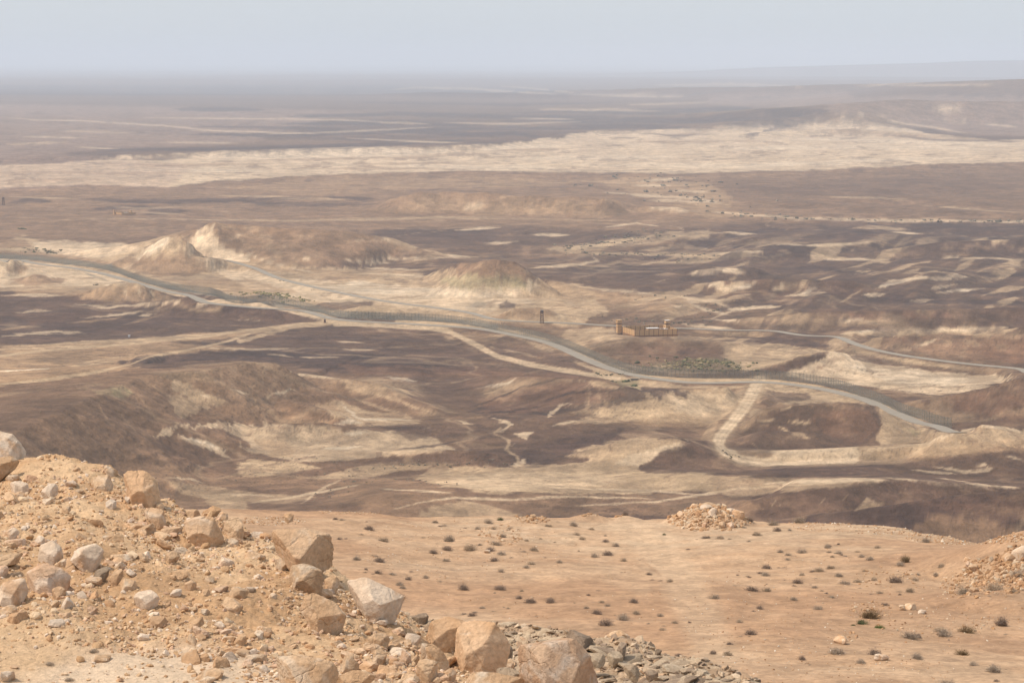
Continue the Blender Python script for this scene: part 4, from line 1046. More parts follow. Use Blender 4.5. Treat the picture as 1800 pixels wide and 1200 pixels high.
# material mottling that survives at every distance
mott = 1 + 0.14 * n2(22, 3, 301) * near + 0.09 * HFN * (0.35 + .65 * sstep(300, 420, LY)) + 0.08 * fbm(LX / 7, LY / 2.4, 3, 303) + 0.05 * WX1
gm = ALB.mean(-1, keepdims=True)
ALB = ALB * (gm / 0.22) ** 0.14; gm = ALB.mean(-1, keepdims=True)
ALB = gm + (ALB - gm) * 1.25
ALB = np.clip(ALB * .83 * mott[..., None], 0.02, 0.75)

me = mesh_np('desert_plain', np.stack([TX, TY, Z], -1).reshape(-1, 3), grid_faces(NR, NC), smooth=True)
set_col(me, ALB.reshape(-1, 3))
plain = tag(link('desert_plain', me, M_plain), 'wide desert plain of dark stone pavement, pale sand patches and low hills', kind='structure')
# ---------------------------------------------------------------- tan hillside between the viewer and the plain
SANDc = C3(.48, .305, .182); SANDd = C3(.42, .247, .140); SANDp = C3(.53, .37, .235)
T_lx = np.array([-3000, -200, 300, 420, 560, 650, 720, 800, 900, 1000, 1100, 1180, 1330, 1470, 1600, 1700, 1800, 2000, 3000, 5000.])
T_ly = np.array([900, 890, 889, 890, 893, 897, 904, 908, 907, 905, 908, 909, 908, 910, 922, 936, 948, 975, 1010, 1040.]) + 5
T_Y = np.array([150, 150, 150, 152, 156, 158, 160, 162, 163, 163, 163, 162, 160, 156, 150, 144, 138, 130, 120, 110.])


def crest(lx):
    return np.interp(lx, T_lx, T_ly), np.interp(lx, T_lx, T_Y)


Z80 = CAMZ - (1213 - HOR) / FP * 78.0


def zhill(lx, Y):
    lx = np.asarray(lx, float); Y = np.asarray(Y, float)
    ly, yc = crest(lx)
    zc = CAMZ - (ly - HOR) / FP * yc
    s = (zc - Z80) / (yc - 78.0)
    z = Z80 + s * (Y - 78.0)
    t = Y - (yc - 14)
    z = z - np.where(t > 0, t * t / 90.0, 0) + 1.9 * np.clip(1 - np.abs(Y - yc) / 14, 0, 1) ** 2
    over = np.maximum(Y - yc - 4, 0)
    z = z - over * 0.55 + 0.0
    x = (lx - 900) / FP * Y
    nz = 0.5 * fbm(x / 14, Y / 14, 4, 501) + 0.10 * fbm(x / 2.2, Y / 2.2, 3, 502)
    # rubble mound on the brow, a smaller one to its left, the bank on the right
    def bump(px, py, D, w, d, h, tilt=0.0):
        q = at_dist(px, py, D)
        dx = x - q[0]; dy = Y - q[1]
        dx, dy = dx + tilt * dy, dy - tilt * dx
        r = np.sqrt((dx / w) ** 2 + (dy / d) ** 2)
        return h * np.clip(1 - r, 0, 1) ** 0.8
    nz = nz + bump(1245, 925, 157, 3.0, 4.5, 1.25) + bump(1035, 907, 160, 1.6, 3, 0.45) + bump(935, 918, 156, 1.8, 4, 0.4) + bump(1100, 905, 161, 1.2, 3, 0.3)
    nz = nz + bump(1880, 985, 118, 7.5, 9, 2.4, 0.5) + bump(1770, 1030, 104, 3.6, 6, 0.7, 0.5)
    nz = nz + bump(860, 945, 140, 4, 9, 0.3)
    return z + nz * np.clip((Y - 30) / 30, 0, 1)


hl = np.concatenate([np.linspace(-2600, -140, 60, endpoint=False), np.arange(-140, 1940, 3.4), np.linspace(1940, 4400, 60)])
hy = np.concatenate([np.linspace(24, 70, 24, endpoint=False), FP * 19.5 / np.linspace(FP * 19.5 / 70, FP * 19.5 / 175, 430), np.geomspace(177, 1150, 46)])
HL, HY = np.meshgrid(hl, hy)
HX = (HL - 900) / FP * HY
HZ = zhill(HL, HY)
fd = np.clip((HY - 190) / 300, 0, 1)
HZ = HZ + fd * 8 * fbm(HX / 60, HY / 60, 4, 505, ridged=True)
HZ = np.maximum(HZ, -12.0)
n1 = fbm(HX / 9, HY / 9, 4, 511); n2_ = fbm(HX / 2.0, HY / 2.0, 3, 512); n3_ = fbm(HX / 30, HY / 30, 3, 513)
w = sstep(-0.3, 0.4, n1)[..., None]
HA = SANDd * (1 - w) + SANDc * w
w = (sstep(0.0, 0.5, n3_ + 0.3 * n1) * 0.6)[..., None]
HA = HA * (1 - w) + SANDp * w
w = (sstep(0.10, 0.35, n2_ + 0.5 * n1) * 0.5)[..., None]
HA = HA * (1 - w) + C3(.40, .24, .135) * w
# faint vehicle tracks and a smooth wash down the middle right


def wash(pts, wd, col, al):
    global HA
    q = np.array([lev(a, b) for a, b in pts])
    best = np.full(HL.shape, 1e9)
    ly, yc = HL * 0, 0
    LYh = HOR + FP * (CAMZ - HZ) / HY
    for a, b in zip(q[:-1], q[1:]):
        d = b - a; t = np.clip(((HL - a[0]) * d[0] + (LYh - a[1]) * d[1]) / (d @ d), 0, 1)
        best = np.minimum(best, np.hypot(HL - a[0] - d[0] * t, LYh - a[1] - d[1] * t))
    k = (sstep(wd * 1.6, wd * 0.5, best + 5 * n2_) * al)[..., None]
    HA = HA * (1 - k) + col * k


wash([(1105, 910), (1150, 960), (1190, 1010), (1230, 1080), (1260, 1150)], 34, SANDp * 1.04, .45)
wash([(700, 1000), (900, 1010), (1050, 1000), (1130, 1030)], 16, SANDp, .3)
wash([(650, 925), (690, 915), (720, 905)], 2.5, SANDd * .85, .6)
wash([(1130, 985), (1160, 1010)], 2, SANDd * .85, .6)
wash([(1400, 1130), (1600, 1060), (1780, 1080)], 40, SANDd * .93, .35)
me = mesh_np('hillside', np.stack([HX, HY, HZ], -1).reshape(-1, 3), grid_faces(*HX.shape), smooth=True)
n4_ = fbm(HX / .55, HY / .8, 3, 515)
HA = HA * .92 * (1 + 0.10 * n2_ + 0.2 * n4_ + .05 * n1)[..., None]
lowr = (fd[..., None])
HA = HA * (1 - lowr) + MB * lowr
set_col(me, HA.reshape(-1, 3))
hillside = tag(link('hillside', me, M_hill), 'bare tan hillside dropping away towards the plain', kind='structure')


def ray_surface(px, py, zfun, ys):
    """first crossing of the ray through a photo pixel with a near surface z = zfun(lx, Y)"""
    lx, ly = lev(px, py)
    z = zfun(np.full(ys.shape, float(lx)), ys)
    pyv = HOR + FP * (CAMZ - z) / ys
    i = np.nonzero(pyv <= ly)[0]
    if len(i) == 0: return None
    i = i[0]
    if i == 0: Y = ys[0]
    else:
        a, b = pyv[i - 1], pyv[i]; t = (a - ly) / (a - b + 1e-9); Y = ys[i - 1] + (ys[i] - ys[i - 1]) * t
    return np.array([(lx - 900) / FP * Y, Y, float(zfun(np.array([float(lx)]), np.array([Y]))[0])])


YS_H = np.linspace(62, 172, 700)


def on_hill(px, py): return ray_surface(px, py, zhill, YS_H)


# ---------------------------------------------------------------- gravel embankment at the viewer's feet
B_lx = np.array([-2500, -900, -300, -60, 0, 60, 120, 190, 240, 290, 320, 370, 420, 470, 560, 600, 640, 700, 740, 800, 880, 950, 1010, 1060, 1150, 1300, 1700.])
B_ly = np.array([700, 740, 770, 790, 800, 806, 806, 832, 858, 882, 900, 908, 922, 945, 985, 1010, 1050, 1085, 1118, 1150, 1180, 1195, 1205, 1222, 1260, 1330, 1500.]) + 6
B_Y = np.array([30, 29, 28, 27.5, 27.3, 27, 26.8, 26.4, 26, 25.6, 25.3, 25, 24.7, 24.4, 23.8, 23.5, 23.2, 22.8, 22.5, 22.1, 21.6, 21.2, 20.9, 20.6, 20.2, 19.6, 18.5])
FLATZ = CAMZ - (1235 - HOR) / FP * 18.4


def zbank(lx, Y, det=True):
    lx = np.asarray(lx, float); Y = np.asarray(Y, float)
    ly = np.interp(lx, B_lx, B_ly); yc = np.interp(lx, B_lx, B_Y)
    zc = CAMZ - (ly - HOR) / FP * yc
    t = np.clip((Y - 18.4) / (yc - 18.4), -3, 1)
    tt = np.where(t > 0, 0.35 * t + 0.65 * t * t * (3 - 2 * t), 0.0)
    z = FLATZ + (zc - FLATZ) * tt
    over = np.maximum(Y - yc, 0)
    z = z - over * 0.62 - np.minimum(over, 1.5) * 0.12
    x = (lx - 900) / FP * Y
    k = 0.25 + 0.75 * sstep(0.02, 0.3, t + 0.15 * fbm(x / 1.1, Y / 1.1, 2, 606))
    if det:
        z = z + k * (0.10 * fbm(x / 1.6, Y / 1.6, 3, 601) + 0.075 * fbm(x / 0.45, Y / 0.45, 4, 602) + 0.02 * fbm(x / 0.09, Y / 0.09, 3, 603, ridged=True))
    return z


YS_B = np.linspace(15.5, 29, 500)


def on_bank(px, py): return ray_surface(px, py, zbank, YS_B)


bl = np.concatenate([np.linspace(-2400, -140, 90, endpoint=False), np.arange(-140, 1130, 3.0), np.linspace(1130, 1700, 60)])
by = np.concatenate([np.linspace(6, 17.5, 30, endpoint=False), np.linspace(17.5, 28.5, 330), np.linspace(28.8, 46, 40)])
BL, BY = np.meshgrid(bl, by)
BX = (BL - 900) / FP * BY
BZ = zbank(BL, BY)
b1 = fbm(BX / 1.3, BY / 1.3, 4, 611); b2 = fbm(BX / 0.35, BY / 0.35, 4, 612); b3 = fbm(BX / 3.5, BY / 3.5, 3, 613)
w = sstep(-0.3, 0.35, b1 + 0.5 * b2)[..., None]
BA = C3(.48, .29, .155) * (1 - w) + C3(.56, .37, .215) * w
yc_ = np.interp(BL, B_lx, B_Y)
t_ = (BY - 18.4) / (yc_ - 18.4)
w = (sstep(0.24, 0.02, t_ + 0.25 * b1) * sstep(900, 500, BL))[..., None]
BA = BA * (1 - w) + C3(.60, .44, .30) * w
w = (sstep(0.15, 0.5, b3) * 0.5)[..., None]
BA = BA * (1 - w) + C3(.46, .275, .145) * w
me = mesh_np('embankment', np.stack([BX, BY, BZ], -1).reshape(-1, 3), grid_faces(*BX.shape), smooth=True)
set_col(me, BA.reshape(-1, 3) * 1.06)
tag(link('embankment', me, M_bank), 'loose gravel embankment at the edge of the viewpoint', kind='structure')

# ---------------------------------------------------------------- shale shoulder below the embankment
S_lx = np.array([300, 560, 700, 740, 800, 870, 960, 1040, 1110, 1160, 1210, 1260, 1310, 1360, 1450, 1600, 2200.])
S_ly = np.array([1030, 1060, 1080, 1092, 1100, 1098, 1112, 1122, 1136, 1149, 1164, 1182, 1196, 1214, 1240, 1300, 1500.]) + 8
S_Y = np.array([44, 43, 42, 42, 41.5, 41, 40, 39.3, 38.6, 38, 37.4, 36.8, 36.2, 35.6, 34.6, 33, 28.])


def zshale(lx, Y):
    lx = np.asarray(lx, float); Y = np.asarray(Y, float)
    ly = np.interp(lx, S_lx, S_ly); yc = np.interp(lx, S_lx, S_Y)
    zc = CAMZ - (ly - HOR) / FP * yc
    z = zc + (Y - yc) * (-0.02) * 0
    d = yc - Y
    z = np.where(d > 0, zc - 0.055 * d, zc - np.minimum(-d, 1) * 0.3 - np.maximum(-d - 0.5, 0) * 0.8)
    x = (lx - 900) / FP * Y
    st = fbm(x / 2.0, Y / 0.8, 3, 701)
    z = z + 0.10 * st + 0.05 * np.round(fbm(x / 1.0, Y / 0.5, 3, 702) * 4) / 2 + 0.02 * fbm(x / .2, Y / .1, 3, 703)
    return z


YS_S = np.linspace(27, 45, 500)


def on_shale(px, py): return ray_surface(px, py, zshale, YS_S)


sl_ = np.concatenate([np.linspace(300, 640, 20, endpoint=False), np.arange(640, 1500, 3.5), np.linspace(1500, 2200, 40)])
sy_ = np.concatenate([np.linspace(24, 29, 8, endpoint=False), np.linspace(29, 45, 200), np.linspace(45.5, 60, 14)])
SL, SY = np.meshgrid(sl_, sy_)
SX = (SL - 900) / FP * SY
SZ = zshale(SL, SY)
a1 = fbm(SX / 0.8, SY / 0.4, 4, 711); a2 = fbm(SX / .25, SY / .12, 3, 712)
w = sstep(-0.3, 0.3, a1 + 0.5 * a2)[..., None]
SA = C3(.36, .24, .15) * (1 - w) + C3(.50, .37, .245) * w
me = mesh_np('shale_shoulder', np.stack([SX, SY, SZ], -1).reshape(-1, 3), grid_faces(*SX.shape), smooth=False)
set_col(me, SA.reshape(-1, 3))
tag(link('shale_shoulder', me, M_bank), 'shoulder of flaky grey-brown shale below the embankment', kind='structure')
# ---------------------------------------------------------------- boulders traced one by one
def outline_rock(name, pts, D, mat, thick=0.6, sub=4, seed=0, label=None, cat='boulder', group=None, rough=0.03, lean=0.0, p=70, tiltr=0.9):
    r = np.random.default_rng(seed * 13 + 5)
    q = np.array([at_dist(x, y, D) for x, y in pts])
    # convex outline
    hull = []
    P2 = sorted([(a[0], a[2]) for a in q])
    def half(ps):
        h = []
        for pt in ps:
            while len(h) >= 2 and (h[-1][0] - h[-2][0]) * (pt[1] - h[-2][1]) - (h[-1][1] - h[-2][1]) * (pt[0] - h[-2][0]) <= 0: h.pop()
            h.append(pt)
        return h
    lo_ = half(P2); up_ = half(P2[::-1])
    H = np.array(lo_[:-1] + up_[:-1])
    # keep the corners that matter, so that the stone has faces and not a round rim
    while len(H) > 5:
        a_ = np.roll(H, 1, 0); b_ = np.roll(H, -1, 0)
        ar = np.abs((H[:, 0] - a_[:, 0]) * (b_[:, 1] - a_[:, 1]) - (H[:, 1] - a_[:, 1]) * (b_[:, 0] - a_[:, 0]))
        sc_ = (H[:, 0].max() - H[:, 0].min()) * (H[:, 1].max() - H[:, 1].min())
        if ar.min() > 0.018 * sc_ and len(H) <= 10: break
        H = np.delete(H, int(ar.argmin()), 0)
    c = H.mean(0); H = c + (H - c) * 1.0
    wdt = H[:, 0].max() - H[:, 0].min(); hgt = H[:, 1].max() - H[:, 1].min()
    dep = thick * (wdt + hgt) / 2
    N = []; hs = []
    for a, b in zip(H, np.roll(H, -1, 0)):
        e = b - a; n = np.array([e[1], -e[0]]); n /= np.linalg.norm(n)
        h = (a - c) @ n
        if h < 0: n = -n; h = -h
        up = n[1]
        ph = r.uniform(-tiltr, tiltr) * 0.6 - (0.45 if up > 0.3 else -0.25 if up < -0.3 else 0)
        v = np.array([n[0] * math.cos(ph), math.sin(ph), n[1] * math.cos(ph)])
        N.append(v); hs.append(h * math.cos(ph) + 0.02 * wdt)
        # the opposite lean behind, so that the outline stays on this edge
        v2 = np.array([n[0] * math.cos(.7), math.sin(.7), n[1] * math.cos(.7)]); N.append(v2); hs.append(h * math.cos(.7) + 0.5 * dep * math.sin(.7) * 0.6 + 0.01)
    for a, b in ((r.uniform(-.5, .5), r.uniform(.7, 1.1)), (r.uniform(-.35, .35), r.uniform(-.25, .2)), (r.uniform(-1.2, -.6), r.uniform(-.3, .5)), (r.uniform(.6, 1.2), r.uniform(-.4, .3)), (r.uniform(-.6, .6), r.uniform(.2, .6))):
        v = np.array([math.sin(a) * math.cos(b), -math.cos(a) * math.cos(b), math.sin(b)])
        N.append(v); hs.append(dep * r.uniform(0.30, 0.5))
    for k in range(3):
        a = r.uniform(-0.6, 0.6); v = np.array([math.sin(a), math.cos(a), r.uniform(-.3, .3)]); v /= np.linalg.norm(v)
        N.append(v); hs.append(dep * r.uniform(0.5, 0.6))
    N = np.array(N); hs = np.maximum(np.array(hs), 0.02)
    d, f = ico(sub)
    d = d * np.array([wdt, dep, hgt]); d = d / np.linalg.norm(d, axis=1)[:, None]
    rad = polytope(d, N, hs, p)
    v = d * rad[:, None]
    s = (wdt + hgt) / 2
    u = v / s
    dis = rough * (noise3(u * 3 + seed, seed) + 0.6 * noise3(u * 7 + seed, seed + 1) + 0.4 * noise3(u * 16, seed + 2)) - rough * 0.8 * np.clip(1 - 6 * np.abs(noise3(u * 2.3 + seed * 3, seed + 5)), 0, 1)
    v = v * (1 + dis)[:, None]
    me = mesh_np(name, v, f, 3, smooth=False)
    o = link(name, me, mat)
    o.location = (c[0], D, c[1] - 0.05 * hgt)
    tag(o, label, cat, group)
    return o


def BK(px, py, dflt=24.0):
    q = on_bank(px, py)
    return q[1] if q is not None else dflt


ROCKS = [
 # (outline, distance or None, material, thickness, label)
 ([(-45, 742), (-10, 755), (0, 762), (14, 768), (26, 779), (38, 790), (48, 801), (30, 812), (-60, 822)], 27.2, M_white, .7, 'large white boulder cut by the left edge of the view above the gravel bank'),
 ([(-30, 815), (0, 806), (20, 804), (32, 812), (10, 835), (-30, 850)], 26.6, M_tan, .7, 'cream boulder directly below the large white boulder'),
 ([(184, 817), (192, 819), (215, 832), (192, 836), (186, 830)], 26.2, M_orange, .7, 'small reddish wedge of stone leaning on the split boulder'),
 ([(146, 853), (180, 838), (207, 833), (209, 860), (176, 863), (150, 860)], 26.0, M_tan, .7, 'pale banded left half of the split boulder on the bank crest'),
 ([(206, 836), (214, 829), (245, 830), (268, 846), (280, 868), (283, 888), (272, 896), (240, 890), (208, 868)], 25.9, M_orange, .75, 'orange right half of the split boulder on the bank crest'),
 ([(252, 862), (262, 856), (275, 858), (280, 872), (270, 884), (256, 880)], 25.4, M_pink, .6, 'round knob of stone at the foot of the split boulder'),
 ([(12, 863), (22, 848), (35, 847), (52, 854), (57, 862), (42, 867), (14, 867)], None, M_white, .8, 'grey-white stone resting on a small round cobble'),
 ([(26, 868), (34, 865), (43, 868), (44, 878), (34, 881), (26, 877)], None, M_orange, .8, 'small round cobble under the grey-white stone'),
 ([(71, 864), (84, 852), (95, 852), (108, 861), (98, 868), (78, 882)], None, M_white, .7, 'white stone with a peaked top, right of the cobble'),
 ([(73, 877), (95, 875), (96, 884), (74, 886)], None, M_tan, .7, 'flat pale stone below the white peaked stone'),
 ([(104, 900), (115, 892), (127, 888), (128, 894), (110, 904)], None, M_tan, .6, 'tilted tan stone in the upper bank'),
 ([(186, 886), (194, 879), (204, 882), (205, 890), (195, 895), (187, 892)], None, M_white, .9, 'rounded pale cobble below the split boulder'),
 ([(219, 876), (226, 873), (232, 878), (228, 886), (222, 885)], None, M_white, .8, 'small white cobble right of the rounded pale one'),
 ([(270, 886), (282, 884), (288, 892), (284, 898), (272, 896)], None, M_tan, .8, 'pale stone on the bank edge below the split boulder'),
 ([(250, 898), (265, 892), (285, 898), (290, 925), (275, 930), (258, 915)], 25.2, M_orange, .7, 'orange boulder half sunk in the bank below the split boulder'),
 ([(322, 918), (345, 909), (370, 912), (380, 930), (396, 965), (372, 968), (338, 940)], 24.9, M_orange, .7, 'steep orange boulder in the middle of the bank edge'),
 ([(325, 897), (345, 896), (358, 905), (340, 912), (326, 908)], 25.3, M_tan, .7, 'flat tan stone behind the steep orange boulder'),
 ([(355, 900), (372, 890), (388, 896), (380, 908), (362, 910)], 25.2, M_orange, .7, 'tan block on the bank edge beside a round cobble'),
 ([(384, 904), (392, 900), (401, 905), (401, 914), (391, 918), (384, 913)], 25.0, M_orange, .9, 'round orange cobble wedged on the bank edge'),
 ([(392, 937), (404, 911), (414, 908), (426, 918), (428, 935), (424, 950), (402, 951)], 24.8, M_tan, .7, 'pointed tan stone standing right of the round cobble'),
 ([(398, 950), (412, 946), (421, 955), (414, 961), (400, 958)], 24.5, M_tan, .8, 'small tan stone in front of the pointed stone'),
 ([(500, 905), (508, 903), (516, 908), (515, 915), (503, 916)], 26, M_orange, .9, 'small round orange stone alone on the far bank edge'),
 ([(452, 955), (468, 942), (520, 936), (555, 935), (578, 944), (590, 965), (595, 992), (592, 1018), (565, 1008), (520, 1000), (478, 985)], 24.2, M_orange, .7, 'largest orange boulder with an overhanging face on the bank edge'),
 ([(478, 990), (500, 981), (515, 988), (510, 1000), (490, 1002)], 23.6, M_tan, .8, 'tan stone at the foot of the largest orange boulder'),
 ([(497, 1022), (510, 998), (545, 995), (560, 1002), (572, 1022), (562, 1044), (540, 1036), (512, 1030)], 23.3, M_tan, .7, 'tan boulder with a shadowed hollow on its right'),
 ([(570, 1020), (585, 1012), (597, 1025), (590, 1042), (572, 1044)], 23.2, M_tan, .7, 'small tan block between the hollow boulder and the big white one'),
 ([(512, 1042), (530, 1033), (560, 1045), (590, 1062), (606, 1080), (604, 1110), (594, 1122), (568, 1117), (540, 1085)], 22.4, M_tan, .5, 'smooth slanting pale tan slab below the hollow boulder'),
 ([(588, 1030), (606, 1018), (642, 1021), (676, 1040), (717, 1058), (722, 1080), (712, 1102), (670, 1090), (610, 1052)], 23.0, M_white, .6, 'big white boulder with a pink stained face'),
 ([(398, 1036), (420, 1033), (442, 1041), (424, 1053), (402, 1050)], None, M_tan, .8, 'flat tan stone alone in the middle of the gravel'),
 ([(410, 1130), (418, 1118), (432, 1112), (434, 1126), (420, 1136)], None, M_tan, .7, 'upright pale stone in the lower gravel'),
 ([(458, 1168), (475, 1160), (530, 1157), (565, 1164), (592, 1178), (606, 1205), (600, 1240), (470, 1240)], 19.4, M_tan, .7, 'large tan boulder with a pale brow at the bottom of the view'),
 ([(590, 1195), (620, 1185), (650, 1184), (662, 1190), (640, 1205), (600, 1215)], 19.2, M_tan, .7, 'long pale stone right of the large bottom boulder'),
 ([(590, 1160), (608, 1152), (626, 1166), (636, 1180), (610, 1186), (594, 1178)], 20.2, M_tan, .6, 'grey-tan rounded stone behind the long pale stone'),
 ([(641, 1130), (660, 1115), (676, 1113), (686, 1124), (680, 1140), (655, 1138)], 21.2, M_tan, .8, 'squat tan stone left of the boulder cluster'),
 ([(741, 1124), (758, 1098), (785, 1084), (812, 1092), (822, 1110), (815, 1140), (790, 1150), (752, 1142)], 22.3, M_orange, .7, 'rounded back boulder of the cluster at the bank corner'),
 ([(786, 1155), (800, 1130), (812, 1092), (835, 1090), (862, 1100), (880, 1125), (888, 1148), (882, 1178), (850, 1194), (802, 1184)], 21.4, M_orange, .75, 'massive faceted orange boulder at the bank corner'),
 ([(770, 1118), (780, 1109), (795, 1111), (802, 1128), (795, 1146), (782, 1144), (772, 1132)], 21.7, M_tan, .9, 'round stone caught between the two cluster boulders'),
 ([(748, 1120), (762, 1118), (770, 1124), (768, 1134), (754, 1132)], 21.8, M_tan, .8, 'small stone in front of the rounded back boulder'),
 ([(741, 1130), (756, 1130), (774, 1146), (790, 1172), (778, 1184), (745, 1166)], 21.0, M_tan, .6, 'tan slab leaning against the massive faceted boulder'),
 ([(716, 1115), (740, 1120), (742, 1134), (724, 1136), (712, 1126)], 21.6, M_white, .8, 'pale pinkish stone left of the boulder cluster'),
 ([(733, 1166), (750, 1160), (770, 1166), (772, 1195), (742, 1200), (730, 1182)], 20.4, M_tan, .7, 'pale broken block in front of the leaning slab'),
 ([(776, 1184), (790, 1176), (802, 1184), (800, 1200), (780, 1202)], 20.3, M_orange, .8, 'small orange block under the massive boulder'),
 ([(800, 1193), (830, 1188), (880, 1192), (920, 1200), (925, 1240), (800, 1240)], 19.4, M_tan, .7, 'cream slab along the bottom under the massive boulder'),
 ([(855, 1192), (872, 1175), (890, 1173), (910, 1182), (922, 1198), (905, 1212), (860, 1210)], 20.0, M_shale, .6, 'flat grey stone between the two big corner boulders'),
 ([(886, 1160), (900, 1156), (904, 1172), (892, 1180)], 20.6, M_tan, .8, 'small pale cobble beside the flat grey stone'),
 ([(898, 1168), (905, 1138), (945, 1133), (985, 1126), (1008, 1138), (1038, 1172), (1066, 1203), (1060, 1240), (920, 1240)], 20.4, M_pink, .75, 'big pinkish boulder at the bottom of the view'),
 ([(879, 1125), (890, 1122), (900, 1140), (903, 1160), (890, 1162), (880, 1145)], 23.5, M_darkrock, .5, 'dark slab standing behind the massive faceted boulder'),
 ([(706, 1142), (722, 1150), (724, 1164), (712, 1172), (704, 1158)], 20.9, M_pink, .8, 'small grey-pink pointed stone in the rubble'),
 ([(650, 1145), (676, 1140), (684, 1165), (670, 1172), (650, 1158)], 20.8, M_tan, .6, 'flat tan slab in the rubble left of the pale broken block'),
 # lower left
 ([(68, 984), (73, 956), (90, 950), (105, 962), (112, 985), (96, 994)], None, M_white, .7, 'white capped stone, left of two on the lower bank'),
 ([(125, 984), (140, 963), (160, 957), (181, 972), (176, 990), (158, 1006), (142, 996)], None, M_white, .75, 'white capped stone, right of two on the lower bank'),
 ([(100, 990), (112, 981), (124, 986), (118, 996), (104, 996)], None, M_tan, .8, 'small tan stone between the two white capped stones'),
 ([(40, 1026), (56, 1002), (74, 993), (100, 1000), (119, 1015), (115, 1040), (50, 1044)], None, M_pink, .75, 'broad pinkish boulder on the lower left bank'),
 ([(-18, 1036), (18, 1025), (38, 1021), (47, 1046), (32, 1064), (-20, 1070)], None, M_white, .7, 'white faced boulder cut by the left edge of the view'),
 ([(-14, 982), (16, 977), (38, 975), (30, 988), (-10, 1000)], None, M_tan, .7, 'flat tan stone at the left edge above dry grass'),
 ([(-12, 998), (8, 995), (17, 1003), (12, 1013), (-12, 1014)], None, M_pink, .8, 'small pink stone at the left edge beside dry grass'),
 ([(160, 1018), (172, 1003), (192, 995), (191, 1010), (176, 1025)], None, M_darkrock, .6, 'reddish brown slab lying beside a pale shard'),
 ([(184, 1031), (198, 1006), (213, 989), (217, 1010), (200, 1034)], None, M_tan, .5, 'pale pointed shard standing in the lower bank'),
 ([(203, 1028), (210, 1018), (252, 1027), (246, 1037), (214, 1034)], None, M_tan, .7, 'long tan stone with a dark gap beneath it'),
 ([(230, 1069), (240, 1045), (262, 1038), (281, 1050), (276, 1064), (248, 1072)], None, M_white, .7, 'pale pitted stone in the lower gravel'),
 ([(264, 1103), (266, 1086), (280, 1082), (296, 1092), (282, 1102), (270, 1106)], None, M_orange, .7, 'small orange wedge in the lower gravel'),
 ([(12, 1092), (20, 1078), (48, 1072), (50, 1086), (30, 1092)], None, M_orange, .8, 'small block of orange stone on the sandy flat'),
 ([(0, 1075), (15, 1066), (30, 1068), (28, 1076), (5, 1082)], None, M_tan, .8, 'low stone behind the small orange block'),
 ([(90, 1040), (104, 1031), (115, 1035), (118, 1048), (106, 1055), (92, 1052)], None, M_orange, .8, 'small knobbly stone in front of the broad pinkish boulder'),
 ([(86, 1062), (98, 1055), (106, 1060), (100, 1068), (88, 1068)], None, M_tan, .8, 'smaller stone in front of the knobbly one'),
 ([(148, 1075), (160, 1067), (175, 1072), (170, 1080), (152, 1080)], None, M_pink, .8, 'low grey-pink stone on the edge of the sandy flat'),
 ([(320, 1108), (342, 1090), (364, 1084), (362, 1092), (330, 1112)], None, M_tan, .6, 'long pale splinter of stone in the gravel'),
 ([(292, 975), (304, 968), (316, 978), (306, 990), (294, 986)], None, M_tan, .7, 'small tan stone in the gravel below the steep orange boulder'),
 ([(6, 936), (24, 928), (38, 938), (20, 948), (4, 948)], None, M_white, .7, 'white stone at the far left of the middle bank'),
 ([(70, 960), (60, 950), (66, 942), (78, 946), (80, 954)], None, M_white, .7, 'small white stone above the white capped pair'),
 ([(318, 1030), (336, 1020), (350, 1028), (344, 1040), (322, 1040)], None, M_orange, .7, 'rough orange lump in the middle gravel'),
 ([(1650, 968), (1651, 968), (1652, 969)], 0, None, 0, None),
]
k = 0
for pts, D, mat, th, lab in ROCKS:
    k += 1
    if mat is None: continue
    xs = [p_[0] for p_ in pts]; ys_ = [p_[1] for p_ in pts]
    D = BK(sum(xs) / len(xs), min(min(ys_) + 0.86 * (max(ys_) - min(ys_)), 1236), D or 20.0)
    big = (max(xs) - min(xs)) > 60
    outline_rock('boulder' if big else 'stone', pts, D, mat, th, 5 if big else 4, k, lab, 'boulder' if big else 'stone')

# ---------------------------------------------------------------- loose stones
MS = [M_tan, M_orange, M_tan, M_pink, M_white]
rr = np.random.default_rng(5)
PROTO = []
for i in range(14):
    v, f = rand_rock(3, rr, flat=0.62, rough=0.03, nplanes=9, p=50)
    for j, m in enumerate([M_tan, M_orange, M_pink, M_white]):
        me = mesh_np('stone', v, f, 3); me.materials.append(m)
        PROTO.append(me)
LABS = ['tan angular stone lying in the gravel of the embankment', 'orange angular stone lying in the gravel of the embankment', 'pinkish angular stone lying in the gravel of the embankment', 'pale white stone lying in the gravel of the embankment']
WHERE = [(230, 'at the left of the bank'), (450, 'in the middle of the bank'), (650, 'towards the right of the bank'), (2000, 'near the boulder cluster at its right end')]
import re
def short(lab):
    return re.split(r' (?:cut|on|in|at|below|directly|leaning|resting|right of|left of|with|under|between|behind|half|lying|standing|alone|wedged|caught|beside|near|along|above)\b|,', lab)[0]
HERO = [(np.mean([q_[0] for q_ in p_[0]]), np.mean([q_[1] for q_ in p_[0]]), short(p_[4])) for p_ in ROCKS if p_[4]]
def where(px, py, lst=HERO, far=45):
    d_ = [math.hypot(px - a, (py - b) * 1.6) for a, b, _ in lst]; i_ = int(np.argmin(d_)); a, b, n_ = lst[i_]
    dx, dy = px - a, (py - b) * 1.6
    if abs(dx) > 2.4 * abs(dy): w_ = 'left of' if dx < 0 else 'right of'
    elif abs(dy) > 2.4 * abs(dx): w_ = 'behind' if dy < 0 else 'in front of'
    else: w_ = ('behind and ' if dy < 0 else 'in front and ') + ('left of' if dx < 0 else 'right of')
    return ('just ' if d_[i_] < far else 'well ') + w_ + ' the ' + n_
cnt = 0
R2 = np.random.default_rng(77)
